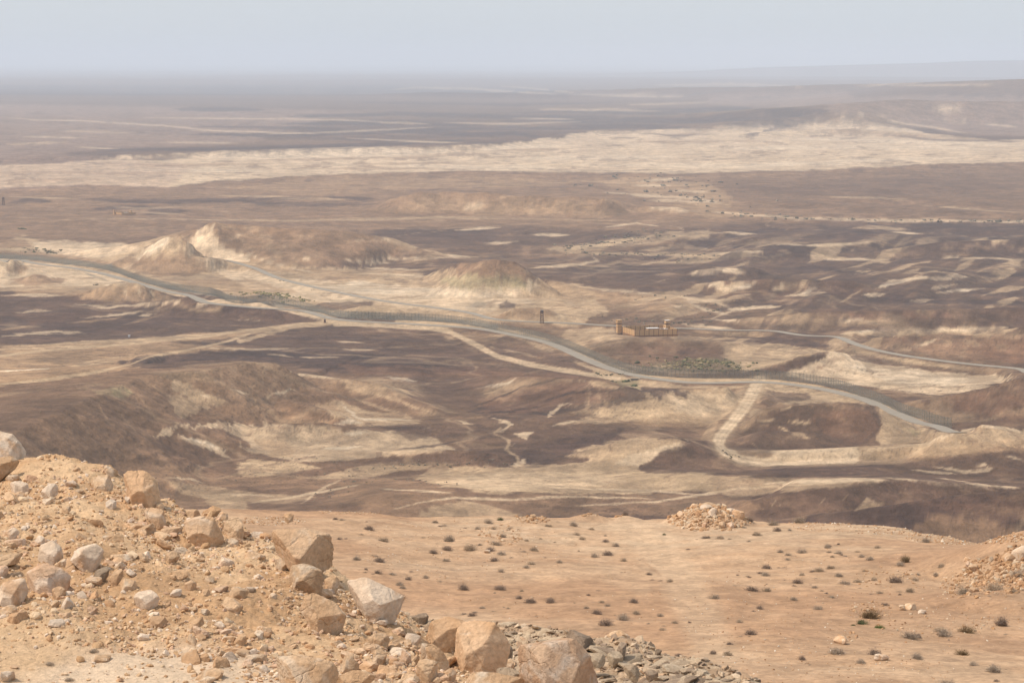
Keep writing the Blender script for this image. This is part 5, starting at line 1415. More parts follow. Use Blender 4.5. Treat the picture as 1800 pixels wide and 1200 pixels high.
taken = [(np.mean([q_[0] for q_ in p_[0]]), np.mean([q_[1] for q_ in p_[0]]), (max(q_[0] for q_ in p_[0]) - min(q_[0] for q_ in p_[0])) / 2) for p_ in ROCKS]
while cnt < 270:
    px = R2.uniform(-20, 900); lyc = np.interp(px, B_lx, B_ly)
    py = lyc + (1205 - lyc) * R2.uniform(0.0, 1.0)
    if lyc > 1180: continue
    s = 0.03 + 0.09 * R2.random() ** 3
    if py > 1105 and px < 330 and R2.random() < 0.75: continue
    if any(abs(px - a) < c * 0.9 and abs(py - b) < c * 0.6 for a, b, c in taken): continue
    q = on_bank(px, py)
    if q is None: continue
    mi = int(R2.choice([0, 0, 0, 0, 1, 1, 1, 2, 2, 3]))
    o = bpy.data.objects.new('stone', PROTO[int(R2.integers(14)) * 4 + mi]); COL.objects.link(o)
    o.location = (q[0], q[1], q[2] + s * 0.05)
    o.rotation_euler = (R2.normal(0, 0.35), R2.normal(0, 0.35), R2.uniform(0, 6.28))
    o.scale = (s, s, s)
    lb = ('small ' if s < .055 else 'fist-sized ' if s < .09 else 'larger ') + ['tan', 'orange', 'pinkish', 'pale'][mi] + ' stone ' + where(px, py)
    tag(o, lb, 'stone', 'loose stones in the gravel of the embankment')
    cnt += 1


def scatter_stones(name, n, sampler, smin, smax, pw, sub, cols, seed, mat=None, flat=0.6, sink=0.1, nvar=24, flatrange=None):
    """very many small stones as one heap of real geometry"""
    r = np.random.default_rng(seed)
    var = [rand_rock(sub, r, flat=flat if flatrange is None else r.uniform(*flatrange), rough=0.0 if sub < 2 else 0.04, nplanes=9, p=14) for _ in range(nvar)]
    V = []; F = []; Cc = []; off = 0
    pos = sampler(n, r)
    for q in pos:
        v, f = var[int(r.integers(nvar))]
        s = smin + (smax - smin) * r.random() ** pw
        if len(q) > 3: s *= q[3]
        e = Euler((r.normal(0, .55), r.normal(0, .55), r.uniform(0, 6.28))).to_matrix()
        V.append(v @ np.array(e).T * s + np.array([q[0], q[1], q[2] + s * sink])); F.append(f + off); off += len(v)
        c = cols[int(r.integers(len(cols)))] * r.uniform(0.88, 1.12)
        Cc.append(np.repeat(c[None], len(v), 0))
    me = mesh_np(name, np.concatenate(V), np.concatenate(F), 3)
    set_col(me, np.concatenate(Cc))
    return link(name, me, mat or M_gravel)


GC_ = [C3(.55, .365, .215), C3(.53, .325, .175), C3(.60, .43, .275), C3(.48, .28, .15), C3(.65, .50, .37), C3(.55, .35, .225)]


def samp_bank(n, r):
    out = []
    lx = r.uniform(-260, 1150, n); ycc = np.interp(lx, B_lx, B_Y)
    t = r.uniform(0, 1, n) ** 0.9
    Y = 17.6 + (ycc + 0.25 - 17.6) * t
    x = (lx - 900) / FP * Y
    z = zbank(lx, Y)
    dn = fbm(x / 0.9, Y / 0.9, 3, 621)
    keep = (r.random(n) < np.clip(0.55 + 1.4 * dn, 0.12, 1)) & ~((t < 0.22) & (lx < 420) & (r.random(n) < 0.8))
    return np.stack([x, Y, z], 1)[keep]


tag(scatter_stones('gravel', 44000, samp_bank, 0.006, 0.034, 3.4, 1, GC_, 31), 'loose tan gravel covering the embankment', kind='stuff')
tag(scatter_stones('rubble', 1700, samp_bank, 0.025, 0.07, 2.8, 2, GC_, 32), 'fist-sized tan rubble scattered over the embankment', kind='stuff')

# ---------------------------------------------------------------- shale slabs
SLP = []
rr = np.random.default_rng(8)
for i in range(10):
    v, f = rand_rock(3, rr, flat=0.2, rough=0.03, nplanes=10, p=26)
    for m in (M_shale, M_darkrock):
        me = mesh_np('slab', v, f, 3); me.materials.append(m); SLP.append(me)
SH = [([(722, 1086), (735, 1080), (750, 1078), (762, 1092), (745, 1098), (724, 1094)], 41.8, M_darkrock, 'dark ragged shale block behind the rounded back boulder'),
      ([(975, 1100), (990, 1102), (1020, 1116), (1035, 1120), (1058, 1132), (1062, 1148), (1040, 1150), (1010, 1140), (985, 1122)], 38.5, M_darkrock, 'long dark grey slab tilted up on the shale shoulder'),
      ([(1066, 1120), (1076, 1112), (1090, 1108), (1112, 1122), (1096, 1128), (1072, 1130)], 39.0, M_tan, 'tan knobbly rock on the shale crest'),
      ([(1082, 1150), (1086, 1136), (1096, 1123), (1101, 1126), (1098, 1150), (1092, 1158)], 37.6, M_darkrock, 'small upright pointed slab on the shale'),
      ([(1070, 1150), (1080, 1142), (1094, 1148), (1096, 1162), (1082, 1170), (1070, 1160)], 37.2, M_shale, 'rough grey block in front of the upright pointed slab'),
      ([(1098, 1134), (1130, 1128), (1160, 1136), (1162, 1146), (1130, 1148), (1100, 1142)], 38.6, M_shale, 'long pale flat slab at the top of the shale crest'),
      ([(1024, 1152), (1050, 1148), (1068, 1156), (1060, 1170), (1036, 1168)], 36.8, M_shale, 'rounded pale grey shale block beside the big pinkish boulder'),
      ([(1090, 1172), (1112, 1168), (1128, 1182), (1120, 1192), (1098, 1184)], 36.0, M_shale, 'grey tilted slab low on the shale'),
      ([(1128, 1182), (1150, 1178), (1160, 1190), (1140, 1196)], 35.8, M_darkrock, 'dark slab low on the shale shoulder'),
      ([(1245, 1184), (1262, 1178), (1280, 1188), (1288, 1198), (1262, 1204), (1244, 1196)], 36.6, M_shale, 'grey slab near the right end of the shale'),
      ([(1318, 1194), (1330, 1191), (1340, 1197), (1330, 1201), (1318, 1200)], 36.4, M_darkrock, 'small dark stone at the right end of the shale'),
      ([(865, 1100), (885, 1095), (910, 1096), (918, 1106), (890, 1108), (868, 1108)], 40.5, M_shale, 'thin layered slab behind the massive boulder'),
      ([(1150, 1145), (1156, 1140), (1164, 1144), (1162, 1150), (1152, 1151)], 38.0, M_darkrock, 'small brown block at the end of the long pale slab')]
for i, (pts, D, m, lab) in enumerate(SH):
    outline_rock('slab', pts, D, m, 0.7, 4, 300 + i, lab, 'rock slab')
R3 = np.random.default_rng(19)
SHH = [(np.mean([q_[0] for q_ in p_[0]]), np.mean([q_[1] for q_ in p_[0]]), short(p_[3])) for p_ in SH]
cnt = 0
while cnt < 130:
    px = R3.uniform(715, 1370); lyc = np.interp(px, S_lx, S_ly)
    if lyc > 1200: continue
    py = R3.uniform(lyc + 1, 1212)
    if (px < 1000 and py > 1130): continue
    q = on_shale(px, py)
    if q is None: continue
    s = 0.08 + 0.24 * R3.random() ** 2.5
    mi = int(R3.random() < 0.35)
    o = bpy.data.objects.new('slab', SLP[int(R3.integers(10)) * 2 + mi]); COL.objects.link(o)
    o.location = (q[0], q[1], q[2] + 0.02); o.scale = (s, s * .8, s)
    o.rotation_euler = (R3.normal(0, .16), R3.normal(.08, .16), R3.uniform(0, 6.28))
    tag(o, ('small ' if s < .14 else 'wide ') + ['grey-tan', 'dark'][mi] + ' flake of shale ' + where(px, py, SHH, 30), 'rock slab', 'thin slabs lying on the shale shoulder')
    cnt += 1


def samp_shale(n, r):
    lx = r.uniform(640, 1500, n); yc2 = np.interp(lx, S_lx, S_Y); Y = 29 + (yc2 + .4 - 29) * r.random(n) ** .8
    return np.stack([(lx - 900) / FP * Y, Y, zshale(lx, Y)], 1)


tag(scatter_stones('shale_chips', 9000, samp_shale, 0.02, 0.11, 2.4, 1, [C3(.40, .285, .19), C3(.46, .335, .225), C3(.30, .21, .145), C3(.53, .395, .27), C3(.46, .30, .185)], 41, flat=0.3), 'flaky shale chips covering the shoulder', kind='stuff')

# ---------------------------------------------------------------- rubble on the tan hillside
HC = [C3(.46, .275, .15), C3(.41, .235, .12), C3(.50, .33, .20), C3(.36, .20, .105), C3(.52, .385, .26), C3(.45, .27, .15)]


def samp_px(boxes, fun, dens_=None):
    def s(n, r):
        out = []
        tot = sum(b[4] for b in boxes)
        for b in boxes:
            for _ in range(int(n * b[4] / tot)):
                # boxes: cx, cy, rx, ry, weight, size factor
                a = r.uniform(0, 6.28); q = math.sqrt(r.random())
                h = fun(b[0] + b[2] * q * math.cos(a), b[1] + b[3] * q * math.sin(a))
                if h is not None: out.append((h[0], h[1], h[2], b[5]))
        return np.array(out)
    return s


hb = [(1248, 912, 74, 22, 5, 1.0), (1250, 900, 50, 12, 3, 1.3), (1030, 900, 32, 7, 1.6, .9), (935, 912, 34, 8, 1.2, .8), (880, 940, 40, 20, 1.2, .7), (1080, 905, 20, 4, .5, .8), (720, 903, 20, 4, .5, .8)]
tag(scatter_stones('rubble', 1500, samp_px(hb, on_hill), 0.05, 0.24, 2.2, 1, HC, 51, flat=.7), 'rubble heaped along the brow of the tan hillside', kind='stuff')
hb = [(1760, 1010, 70, 34, 5, 1.1), (1700, 1030, 50, 22, 2, .8), (1800, 980, 40, 22, 3, 1.3), (1560, 1015, 60, 22, 1.0, .6), (1530, 1075, 40, 20, .8, .7), (1650, 1095, 120, 20, 1, .6), (1490, 1120, 30, 10, .3, .6)]
tag(scatter_stones('rubble', 1700, samp_px(hb, on_hill), 0.04, 0.2, 2.4, 1, HC, 52, flat=.7), 'rubble on the bank at the right edge of the tan hillside', kind='stuff')
hb = [(1570, 925, 180, 14, 3, .9), (1450, 915, 100, 6, 2, .9), (1700, 945, 110, 12, 3, 1), (1200, 1050, 600, 140, 6, .42), (1500, 1080, 300, 110, 5, .5), (820, 960, 200, 60, 4, .5), (620, 900, 60, 4, 1, .7), (480, 915, 60, 8, 1.5, .8), (1400, 1180, 300, 30, 2, .4)]
tag(scatter_stones('small_stones', 13000, samp_px(hb, on_hill), 0.02, 0.13, 4.5, 1, HC + [C3(.64, .54, .42)], 53, flat=.6), 'small stones strewn over the tan hillside', kind='stuff')
HB = [(1242, 893, 0.42, M_white, 'pale block on top of the rubble mound'), (1284, 900, 0.36, M_white, 'white stone at the right of the rubble mound top'), (1296, 906, 0.5, M_orange, 'orange boulder on the right shoulder of the rubble mound'),
      (1222, 890, 0.36, M_orange, 'orange stone on the left top of the rubble mound'), (1238, 922, 0.26, M_pink, 'pinkish stone at the front foot of the rubble mound'), (1268, 922, 0.3, M_tan, 'tan stone at the front foot of the rubble mound'),
      (1252, 903, 0.5, M_white, 'grey-white slab in the middle of the rubble mound'), (1196, 904, .3, M_orange, 'orange stone on the left slope of the rubble mound'), (1285, 924, .3, M_pink, 'pale stone on the right foot of the rubble mound'),
      (1477, 910, .34, M_tan, 'pale stone half buried on the brow right of the mound'), (1624, 922, .34, M_pink, 'rounded stone alone on the brow at the right'), (1690, 935, .3, M_tan, 'pair stone low on the brow at the far right'),
      (1774, 982, .46, M_orange, 'orange boulder near the right edge of the view'), (1796, 976, .55, M_white, 'white topped boulder cut by the right edge of the view'), (1702, 992, .26, M_pink, 'pinkish stone on the right-hand bank'), (1712, 1000, .3, M_tan, 'brown stone on the right-hand bank'),
      (1700, 982, .2, M_orange, 'small orange stone high on the right-hand bank'), (1712, 1038, .26, M_orange, 'small orange upright stone at the foot of the right-hand bank'), (1600, 1068, .36, M_tan, 'larger tan stone of a pair on the open slope'), (1586, 1069, .24, M_tan, 'smaller tan stone of a pair on the open slope'),
      (1620, 1076, .2, M_white, 'small pale stone right of the pair on the open slope'), (1548, 1157, .26, M_white, 'white capped stone beside a low grey shrub'), (1478, 1128, .3, M_orange, 'orange stone behind a round dark shrub'), (1033, 896, .3, M_orange, 'orange stone topping the small heap on the brow'), (938, 907, .24, M_tan, 'tan stone on the brow left of the small heap'),
      (857, 969, .2, M_white, 'small white stone among shrubs on the slope')]
for px, py, s, m, lab in HB:
    q = on_hill(px, py + 2)
    if q is None: continue
    v, f = rand_rock(3, R3, flat=.75, rough=.06)
    o = link('stone', mesh_np('stone', v, f, 3), m)
    o.location = (q[0], q[1], q[2] + s * .3); o.scale = (s, s, s); o.rotation_euler = (0, 0, R3.uniform(0, 6))
    tag(o, lab, 'stone')
# ---------------------------------------------------------------- shrubs on the hillside
def shrub_mesh(seed, hgt=0.75, spread=1.0, n=300, leaf=520, upright=0.0):
    """a dome of fine stems with leaf-sized clumps, unit radius"""
    r = np.random.default_rng(seed)
    V = []; F = []
    lob = [(r.uniform(-.45, .45), r.uniform(-.45, .45), r.uniform(.45, .8)) for _ in range(4)]
    def tip():
        l = lob[int(r.integers(4))]
        a = r.uniform(0, 6.28); el = math.asin(r.uniform(0.02, 1)) * (1 - upright) + upright * 1.1
        rad = l[2] * r.uniform(.65, 1.05)
        return np.array([l[0] + math.cos(a) * math.cos(el) * rad * spread, l[1] + math.sin(a) * math.cos(el) * rad * spread, math.sin(el) * rad * hgt + .02])
    for _ in range(n):
        t = tip(); b = np.array([r.normal(0, .07), r.normal(0, .07), -.05]); w = r.uniform(.006, .014)
        m = b * .5 + t * .5 + np.array([0, 0, -.08]) + r.normal(0, .03, 3)
        s = np.cross(t - b, r.normal(size=3)); s /= np.linalg.norm(s) + 1e-9
        i = sum(len(v) for v in V) if False else len(V)
        V += [b - s * w, b + s * w, m + s * w, m - s * w, t]
        F += [(i, i + 1, i + 2), (i, i + 2, i + 3), (i + 3, i + 2, i + 4)]
    for _ in range(leaf):
        t = tip() * r.uniform(.55, 1.0); t[2] = max(t[2], .01)
        a = r.normal(size=3); a /= np.linalg.norm(a); b = np.cross(a, r.normal(size=3)); b /= np.linalg.norm(b) + 1e-9
        L = r.uniform(.03, .085); W = L * .45
        i = len(V)
        V += [t - a * L, t + b * W, t + a * L]
        F += [(i, i + 1, i + 2)]
    return mesh_np('shrub', np.array(V), np.array(F), 3)


SHM = {}
def shm(kind, mi, var):
    k_ = (kind, mi, var)
    if k_ not in SHM:
        if kind == 'low': me = shrub_mesh(100 + var, .8, 1.0, 320, 800)
        elif kind == 'flat': me = shrub_mesh(120 + var, .5, 1.2, 240, 500)
        elif kind == 'round': me = shrub_mesh(140 + var, .85, .95, 400, 900)
        elif kind == 'tall': me = shrub_mesh(160 + var, 1.1, .8, 420, 420, .25)
        else: me = shrub_mesh(180 + var, .8, 1.0, 420, 160, .1)
        me.materials.append(M_shrub[mi]); SHM[k_] = me
    return SHM[k_]


# (px, py of the base, width in photo pixels, kind, material)   materials: 0 grey 1 dark 2 pale 3 olive 4 green 5 dark green
G, D_, P_ = 0, 1, 2
SHR = [(648, 931, 18, D_), (676, 952, 17, P_), (658, 977, 10, G), (668, 988, 20, D_), (626, 984, 16, G), (665, 1008, 13, D_), (642, 1006, 8, G), (690, 1010, 12, G), (724, 1005, 9, G), (718, 1019, 13, D_), (749, 1016, 11, G), (772, 1022, 10, P_), (708, 1034, 12, G), (699, 1028, 14, G),
       (670, 1032, 11, P_), (703, 1051, 15, D_), (643, 1019, 8, P_), (765, 919, 11, G), (781, 924, 10, G), (794, 951, 21, G), (785, 967, 18, D_), (762, 972, 16, D_), (783, 986, 12, G), (815, 1036, 19, D_), (857, 919, 15, G), (839, 930, 12, G), (868, 930, 10, P_), (895, 928, 10, P_), (885, 944, 12, G),
       (871, 957, 18, G), (827, 967, 20, P_), (861, 968, 18, D_), (881, 975, 18, G), (868, 986, 15, D_), (843, 958, 9, G), (918, 970, 10, G), (938, 968, 16, P_), (933, 992, 12, P_), (925, 998, 13, G), (958, 980, 7, P_), (986, 989, 14, G), (877, 1036, 17, D_), (868, 1042, 6, G), (917, 1039, 8, P_),
       (915, 1052, 13, D_), (933, 1059, 20, D_), (968, 1059, 17, D_), (847, 1069, 9, G), (866, 1075, 9, P_), (832, 1082, 14, D_), (942, 1083, 7, G), (1008, 924, 15, G), (1040, 931, 11, P_), (963, 925, 12, P_), (1013, 940, 12, P_), (1023, 948, 11, P_), (1064, 952, 13, D_), (1083, 960, 13, G), (1068, 976, 20, D_),
       (1096, 986, 11, P_), (1142, 1010, 11, D_), (1180, 1022, 12, P_), (1034, 1046, 8, D_), (1115, 1059, 16, D_), (1032, 1069, 9, G), (1051, 1079, 17, D_), (1067, 1065, 9, G), (1058, 1059, 11, P_), (1118, 1079, 15, P_), (1095, 1090, 22, G), (1066, 1098, 22, D_), (1160, 1083, 13, G), (1185, 1095, 10, P_), (1064, 942, 7, G),
       (1100, 905, 12, D_), (1152, 909, 7, D_), (1163, 908, 9, D_), (660, 901, 20, D_), (677, 902, 12, D_), (600, 914, 8, G), (609, 947, 6, D_), (590, 913, 10, D_), (602, 914, 9, G), (597, 948, 9, D_), (1255, 1052, 18, G), (1348, 999, 17, D_), (1335, 1008, 8, D_), (1344, 1012, 15, G), (1296, 1011, 6, D_),
       (1324, 1038, 22, D_), (1347, 1039, 15, P_), (1335, 1070, 13, D_), (1299, 1094, 14, P_), (1322, 1115, 18, D_), (1283, 1132, 11, D_), (1349, 1124, 6, D_), (1253, 1149, 12, D_), (1280, 1151, 20, P_), (1193, 1153, 13, D_), (1165, 1107, 12, P_), (1372, 971, 11, G), (1386, 976, 10, G), (1384, 984, 9, G), (1411, 972, 15, G),
       (1459, 971, 9, P_), (1474, 973, 11, G), (1463, 979, 8, P_), (1438, 1004, 14, P_), (1460, 999, 14, P_), (1407, 1011, 12, P_), (1404, 1025, 16, D_), (1475, 1013, 16, G), (1432, 1033, 12, G), (1453, 1043, 8, D_), (1461, 1050, 11, G), (1394, 1054, 12, G), (1440, 1071, 14, G), (1413, 1159, 16, D_), (1486, 1026, 20, G),
       (1582, 994, 16, G), (1516, 979, 12, G), (1530, 984, 15, G), (1536, 1020, 12, P_), (1608, 1020, 15, P_), (1647, 1010, 12, G), (1652, 996, 16, P_), (1600, 1040, 14, P_), (1546, 1043, 12, P_), (1553, 1063, 13, D_), (1617, 1120, 14, D_), (1661, 1118, 24, G), (1650, 1110, 20, P_), (1540, 1151, 22, D_), (1513, 1165, 17, G),
       (1712, 1169, 15, G), (1768, 1176, 6, D_), (1752, 1197, 10, D_), (1690, 1044, 26, P_), (1745, 1038, 26, P_), (1780, 1040, 14, P_), (1656, 1143, 5, D_), (1243, 946, 13, D_), (1266, 947, 14, P_), (1330, 941, 16, P_), (1318, 915, 13, D_), (1360, 923, 19, G), (1367, 933, 17, D_), (1405, 919, 21, G), (1455, 963, 13, G),
       (1628, 953, 18, G), (1543, 963, 11, P_), (1507, 970, 10, P_), (1507, 1023, 12, P_), (1520, 1004, 10, P_), (1226, 948, 5, D_), (1212, 1094, 7, D_), (1140, 1096, 8, G), (1768, 1115, 8, G), (1580, 1040, 10, P_), (950, 947, 7, P_), (745, 945, 7, P_), (1210, 1149, 6, G), (880, 1005, 12, G), (1046, 979, 14, G)]
SPECIAL = [(882, 914, 14, 'low', 5, 'small green bush on the brow of the slope'), (1167, 940, 9, 'round', 5, 'tiny green bush below the small rubble heap'), (1594, 988, 22, 'tall', 3, 'tall brown bush high on the right slope'),
           (1573, 1023, 27, 'round', 1, 'dense dark brown bush below the tall brown one'), (1526, 1086, 44, 'spread', 3, 'widest brown bush above two green bushes'), (1516, 1096, 20, 'low', 5, 'dark green bush below the widest brown bush'),
           (1543, 1103, 17, 'low', 4, 'bright green bush, greenest on the slope'), (1499, 1099, 8, 'low', 5, 'tiny dark green tuft left of the dark green bush'), (1598, 1121, 27, 'round', 0, 'dense round grey bush in the lower right of the slope'),
           (1697, 1111, 32, 'spread', 3, 'loose brown bush with low trailing twigs'), (1763, 1099, 34, 'tall', 1, 'spiky dark bush near the right edge'), (1613, 1158, 25, 'round', 0, 'double rounded grey-brown bush at the lower right'),
           (1695, 1150, 28, 'spread', 3, 'low straggling brown bush at the lower right'), (1745, 1180, 32, 'round', 0, 'long grey bush at the bottom right'), (1663, 1206, 30, 'round', 0, 'grey bush cut by the bottom edge of the view'),
           (1470, 1148, 29, 'round', 0, 'dense round dark bush in front of an orange stone'), (1788, 1012, 26, 'low', 0, 'grey bush against the rubble at the right edge'), (1118, 1126, 8, 'spread', 3, 'brown tuft behind the upright slab')]
LM = [(s_[0], s_[1], short(s_[5])) for s_ in SPECIAL] + [(1245, 925, 'rubble mound'), (1030, 905, 'small rubble heap'), (700, 1060, 'big white boulder'), (850, 1100, 'massive orange boulder'), (1030, 1120, 'long dark slab'), (1740, 1010, 'right-hand rubble bank'), (1190, 1000, 'pale wash'), (575, 960, 'largest orange boulder'), (870, 945, 'stony patch'), (1620, 925, 'rounded brow stone'), (1590, 1068, 'pair of tan stones')]
dn_ = {0: 'grey', 1: 'dark', 2: 'pale brown'}
R4 = np.random.default_rng(3)
R6 = np.random.default_rng(12)
for _ in range(85):
    b_ = SHR[int(R6.integers(164))]
    SHR.append((b_[0] + R6.normal(0, 26), b_[1] + R6.normal(0, 9), R6.uniform(4, 9), int(R6.choice([0, 0, 2, 1]))))
for px, py, wd, mi in SHR:
    if px > 1360 and py < 925 or py < 912: 
        if wd < 9.5 and R6.random() < .8: continue
    q = on_hill(px, py)
    if q is None: continue
    rad = wd / 2 / FP * q[1] * 1.65
    kind = 'flat' if wd < 11 and R4.random() < .5 else 'low'
    o = bpy.data.objects.new('shrub', shm(kind, mi, int(R4.integers(4)))); COL.objects.link(o)
    o.location = (q[0], q[1], q[2] - 0.02); o.scale = (rad, rad, rad * R4.uniform(1.15, 1.6)); o.rotation_euler = (0, 0, R4.uniform(0, 6.28))
    size = 'tiny' if wd < 10 else 'small' if wd < 15 else 'larger'
    tag(o, f'{size} {dn_[mi]} shrub ' + where(px, py, LM, 60), 'shrub', 'dried shrubs dotting the tan slope')
for i, (px, py, wd, kind, mi, lab) in enumerate(SPECIAL):
    q = on_hill(px, py) if px != 1118 else on_shale(px, py)
    if q is None: continue
    rad = wd / 2 / FP * q[1] * 1.5
    o = bpy.data.objects.new('bush', shm(kind, mi, i % 3)); COL.objects.link(o)
    o.location = (q[0], q[1], q[2] - .02); o.scale = (rad, rad, rad * 1.25); o.rotation_euler = (0, 0, R4.uniform(0, 6.28))
    tag(o, lab, 'bush')
# dry grass and twigs on the embankment
for px, py, wd, lab in [(32, 1012, 34, 'dry grey grass tangle between the pink stone and the broad pinkish boulder'), (165, 1146, 26, 'dead grey twigs lying on the sandy flat'), (88, 1168, 24, 'dry brown tuft on the sandy flat'), (122, 1196, 26, 'dry tuft at the bottom of the sandy flat')]:
    q = on_bank(px, py)
    if q is None: continue
    rad = wd / 2 / FP * q[1]
    o = bpy.data.objects.new('dry_grass', shm('flat', 0, 1)); COL.objects.link(o)
    o.location = q; o.scale = (rad, rad, rad * 1.6); tag(o, lab, 'dry grass')

# ---------------------------------------------------------------- scrub in the dry river beds of the plain
def scrub_patch(name, pts, n, spread, size, cols, label, seed, kind='stuff', cat=None):
    r = np.random.default_rng(seed)
    w = np.array([hit(p_[0], p_[1])[2] for p_ in dens(pts, 10)]) if len(pts) > 1 else np.array([hit(*pts[0])[2]])
    V = []; F = []; Cc = []; o_ = 0
    d, f = ico(1)
    for _ in range(n):
        i = int(r.integers(len(w)))
        x = w[i, 0] + r.normal(0, spread[0]); y = w[i, 1] + r.normal(0, spread[1])
        z = float(zat(x, y)); s = size * .62 * (.35 + 1.5 * r.random() ** 2.2)
        c = cols[int(r.integers(len(cols)))] * r.uniform(.8, 1.2)
        # a few ragged leaf clumps per bush
        for _k in range(3):
            cx = x + r.normal(0, s * .5); cy = y + r.normal(0, s * .5); ss = s * r.uniform(.4, .75)
            v = d * (1 + .35 * r.normal(size=(len(d), 1))) * ss * np.array([1, 1, .7]) + np.array([cx, cy, z + ss * .45])
            V.append(v); F.append(f + o_); o_ += len(v); Cc.append(np.repeat(c[None], len(v), 0))
    me = mesh_np(name, np.concatenate(V), np.concatenate(F), 3); set_col(me, np.concatenate(Cc))
    o = link(name, me, M_scrub)
    tag(o, label, cat, None, kind)
    return o


GRN = [C3(.075, .078, .035), C3(.10, .085, .045), C3(.13, .10, .055)]
GYS = [C3(.16, .135, .095), C3(.12, .10, .07), C3(.20, .165, .115)]
scrub_patch('scrub', [(1150, 650), (1180, 640), (1230, 636), (1290, 640), (1300, 646), (1240, 648), (1190, 646), (1260, 638), (1210, 634)], 300, (8, 10), 1.5, [C3(.21, .165, .075), C3(.15, .125, .06), C3(.26, .19, .10), C3(.11, .10, .05)], 'green and yellow scrub filling the hollow below the fort', 61)
scrub_patch('scrub', [(1060, 655), (1075, 658), (1090, 656)], 26, (4, 5), 1.1, GRN, 'olive scrub beside the patrol road bend', 62)
scrub_patch('scrub', [(440, 514), (480, 518), (510, 524), (535, 528)], 130, (7, 8), 1.5, [C3(.24, .20, .08), C3(.17, .15, .06), C3(.30, .23, .11)], 'yellow-green scrub at the foot of the highway embankment', 63)
scrub_patch('scrub', [(40, 436), (60, 440), (75, 443), (100, 445)], 60, (7, 14), 1.8, GRN, 'dark green scrub in the far left wadi', 64)
scrub_patch('scrub', [(1050, 326), (1080, 324), (1110, 318), (1140, 316), (1170, 313), (1210, 312), (1210, 322), (1190, 330), (1160, 330), (1130, 340), (1160, 345), (1220, 350), (1260, 352), (1275, 362)], 150, (26, 60), 3.0, GYS, 'grey-green bushes strewn along the far wadi', 65)
scrub_patch('scrub', [(1230, 372), (1300, 376), (1350, 382), (1450, 386), (1600, 389), (1800, 390)], 110, (18, 14), 2.6, GYS, 'thin line of bushes along the far pale stream bed', 66)
scrub_patch('scrub', [(985, 440), (1010, 434), (1060, 428), (1110, 420), (1150, 412), (1160, 405), (1130, 416), (1090, 424)], 150, (12, 16), 1.8, GYS, 'dark bushes along the middle wadi', 67)
scrub_patch('scrub', [(1010, 446), (1080, 446), (1160, 447), (1240, 450), (1200, 458), (1170, 460)], 90, (12, 10), 1.5, GYS, 'bushes lining the second branch of the middle wadi', 68)
scrub_patch('scrub', [(1150, 520), (1200, 530), (1260, 545), (1280, 540), (1240, 560), (1180, 570), (1120, 565), (1080, 560)], 110, (12, 10), 1.1, GYS + GRN[:1], 'low bushes scattered in the wadi behind the fort', 69)
scrub_patch('scrub', [(560, 880), (580, 868), (600, 850), (640, 830), (680, 822), (760, 818), (830, 816), (880, 812)], 200, (6, 3), .55, GYS, 'small dark bushes lining the pale stream bed in the foreground plain', 70)
scrub_patch('scrub', [(690, 842), (740, 845), (790, 852)], 40, (6, 3), .5, GYS, 'small bushes at the edge of the pale dune', 71)
scrub_patch('scrub', [(430, 843), (480, 806), (540, 808), (600, 812)], 50, (8, 4), .5, GYS, 'specks of scrub at the foot of the pale hills', 72)
scrub_patch('scrub', [(1265, 800), (1275, 796), (1290, 800)], 20, (3, 3), .7, GYS + GRN, 'scrub inside the dirt track bend', 73)
scrub_patch('scrub', [(0, 780), (120, 755), (260, 775), (350, 830), (200, 800)], 120, (20, 15), .35, GYS, 'dark stones and tufts dotting the scarp foot', 74)
for px, py, s, n, lab in [(1083, 672, 1.6, 7, 'dark green bush clump below the patrol road bend'), (1102, 670, 1.3, 5, 'second dark bush right of the dark green clump'), (1115, 678, 1.5, 7, 'olive bush beside the pale road verge'), (165, 501, 1.6, 4, 'lone dark bush left of the low pale dome'),
                          (38, 403, 2.2, 4, 'lone dark tree on the far left plain'), (495, 494, 1.2, 3, 'dark bush beside the highway'), (548, 510, 1.0, 3, 'small bush on the highway embankment'), (1303, 606, 1.1, 3, 'dark bush on the pale embankment face'), (886, 567, 1.3, 3, 'small dark bush behind the fence')]:
    scrub_patch('bush', [(px, py)], n, (s * .8, s * .8), s, GRN[:2] + GYS[:1], lab, int(px), None, 'bush')
# ---------------------------------------------------------------- roads
def ribbon(name, line, half, mat, label, lift=0.28, n=5, step=3.0):
    L = resample(line, step); L = smooth_line(L, 3)
    t = np.gradient(L[:, :2], axis=0); t /= np.linalg.norm(t, axis=1)[:, None] + 1e-9
    nn = np.stack([-t[:, 1], t[:, 0]], 1)
    V = []
    for k in np.linspace(-half, half, n):
        x = L[:, 0] + nn[:, 0] * k; y = L[:, 1] + nn[:, 1] * k
        V.append(np.stack([x, y, zat(x, y)], 1))
    V = np.stack(V, 1)
    zz = V[:, :, 2].max(1)
    for _ in range(2): zz = np.maximum(zz, np.convolve(np.pad(zz, 2, 'edge'), np.ones(5) / 5, 'valid'))
    V[:, :, 2] = zz[:, None] + lift
    R = len(L)
    # skirts so the bed has thickness
    lo1 = V[:, :1].copy(); lo1[:, :, 2] -= .8; lo2 = V[:, -1:].copy(); lo2[:, :, 2] -= .8
    V = np.concatenate([lo1, V, lo2], 1)
    me = mesh_np(name, V.reshape(-1, 3), grid_faces(R, n + 2)[:, ::-1])
    return tag(link(name, me, mat), label, kind='structure')


ribbon('patrol_road', W_PATROL[W_PATROL[:, 0] > -3000], 3.6, M_asphalt, 'grey patrol road running beside the border fence')
ribbon('highway', W_HIGH, 2.9, M_asphalt, 'highway crossing the plain beyond the fence')

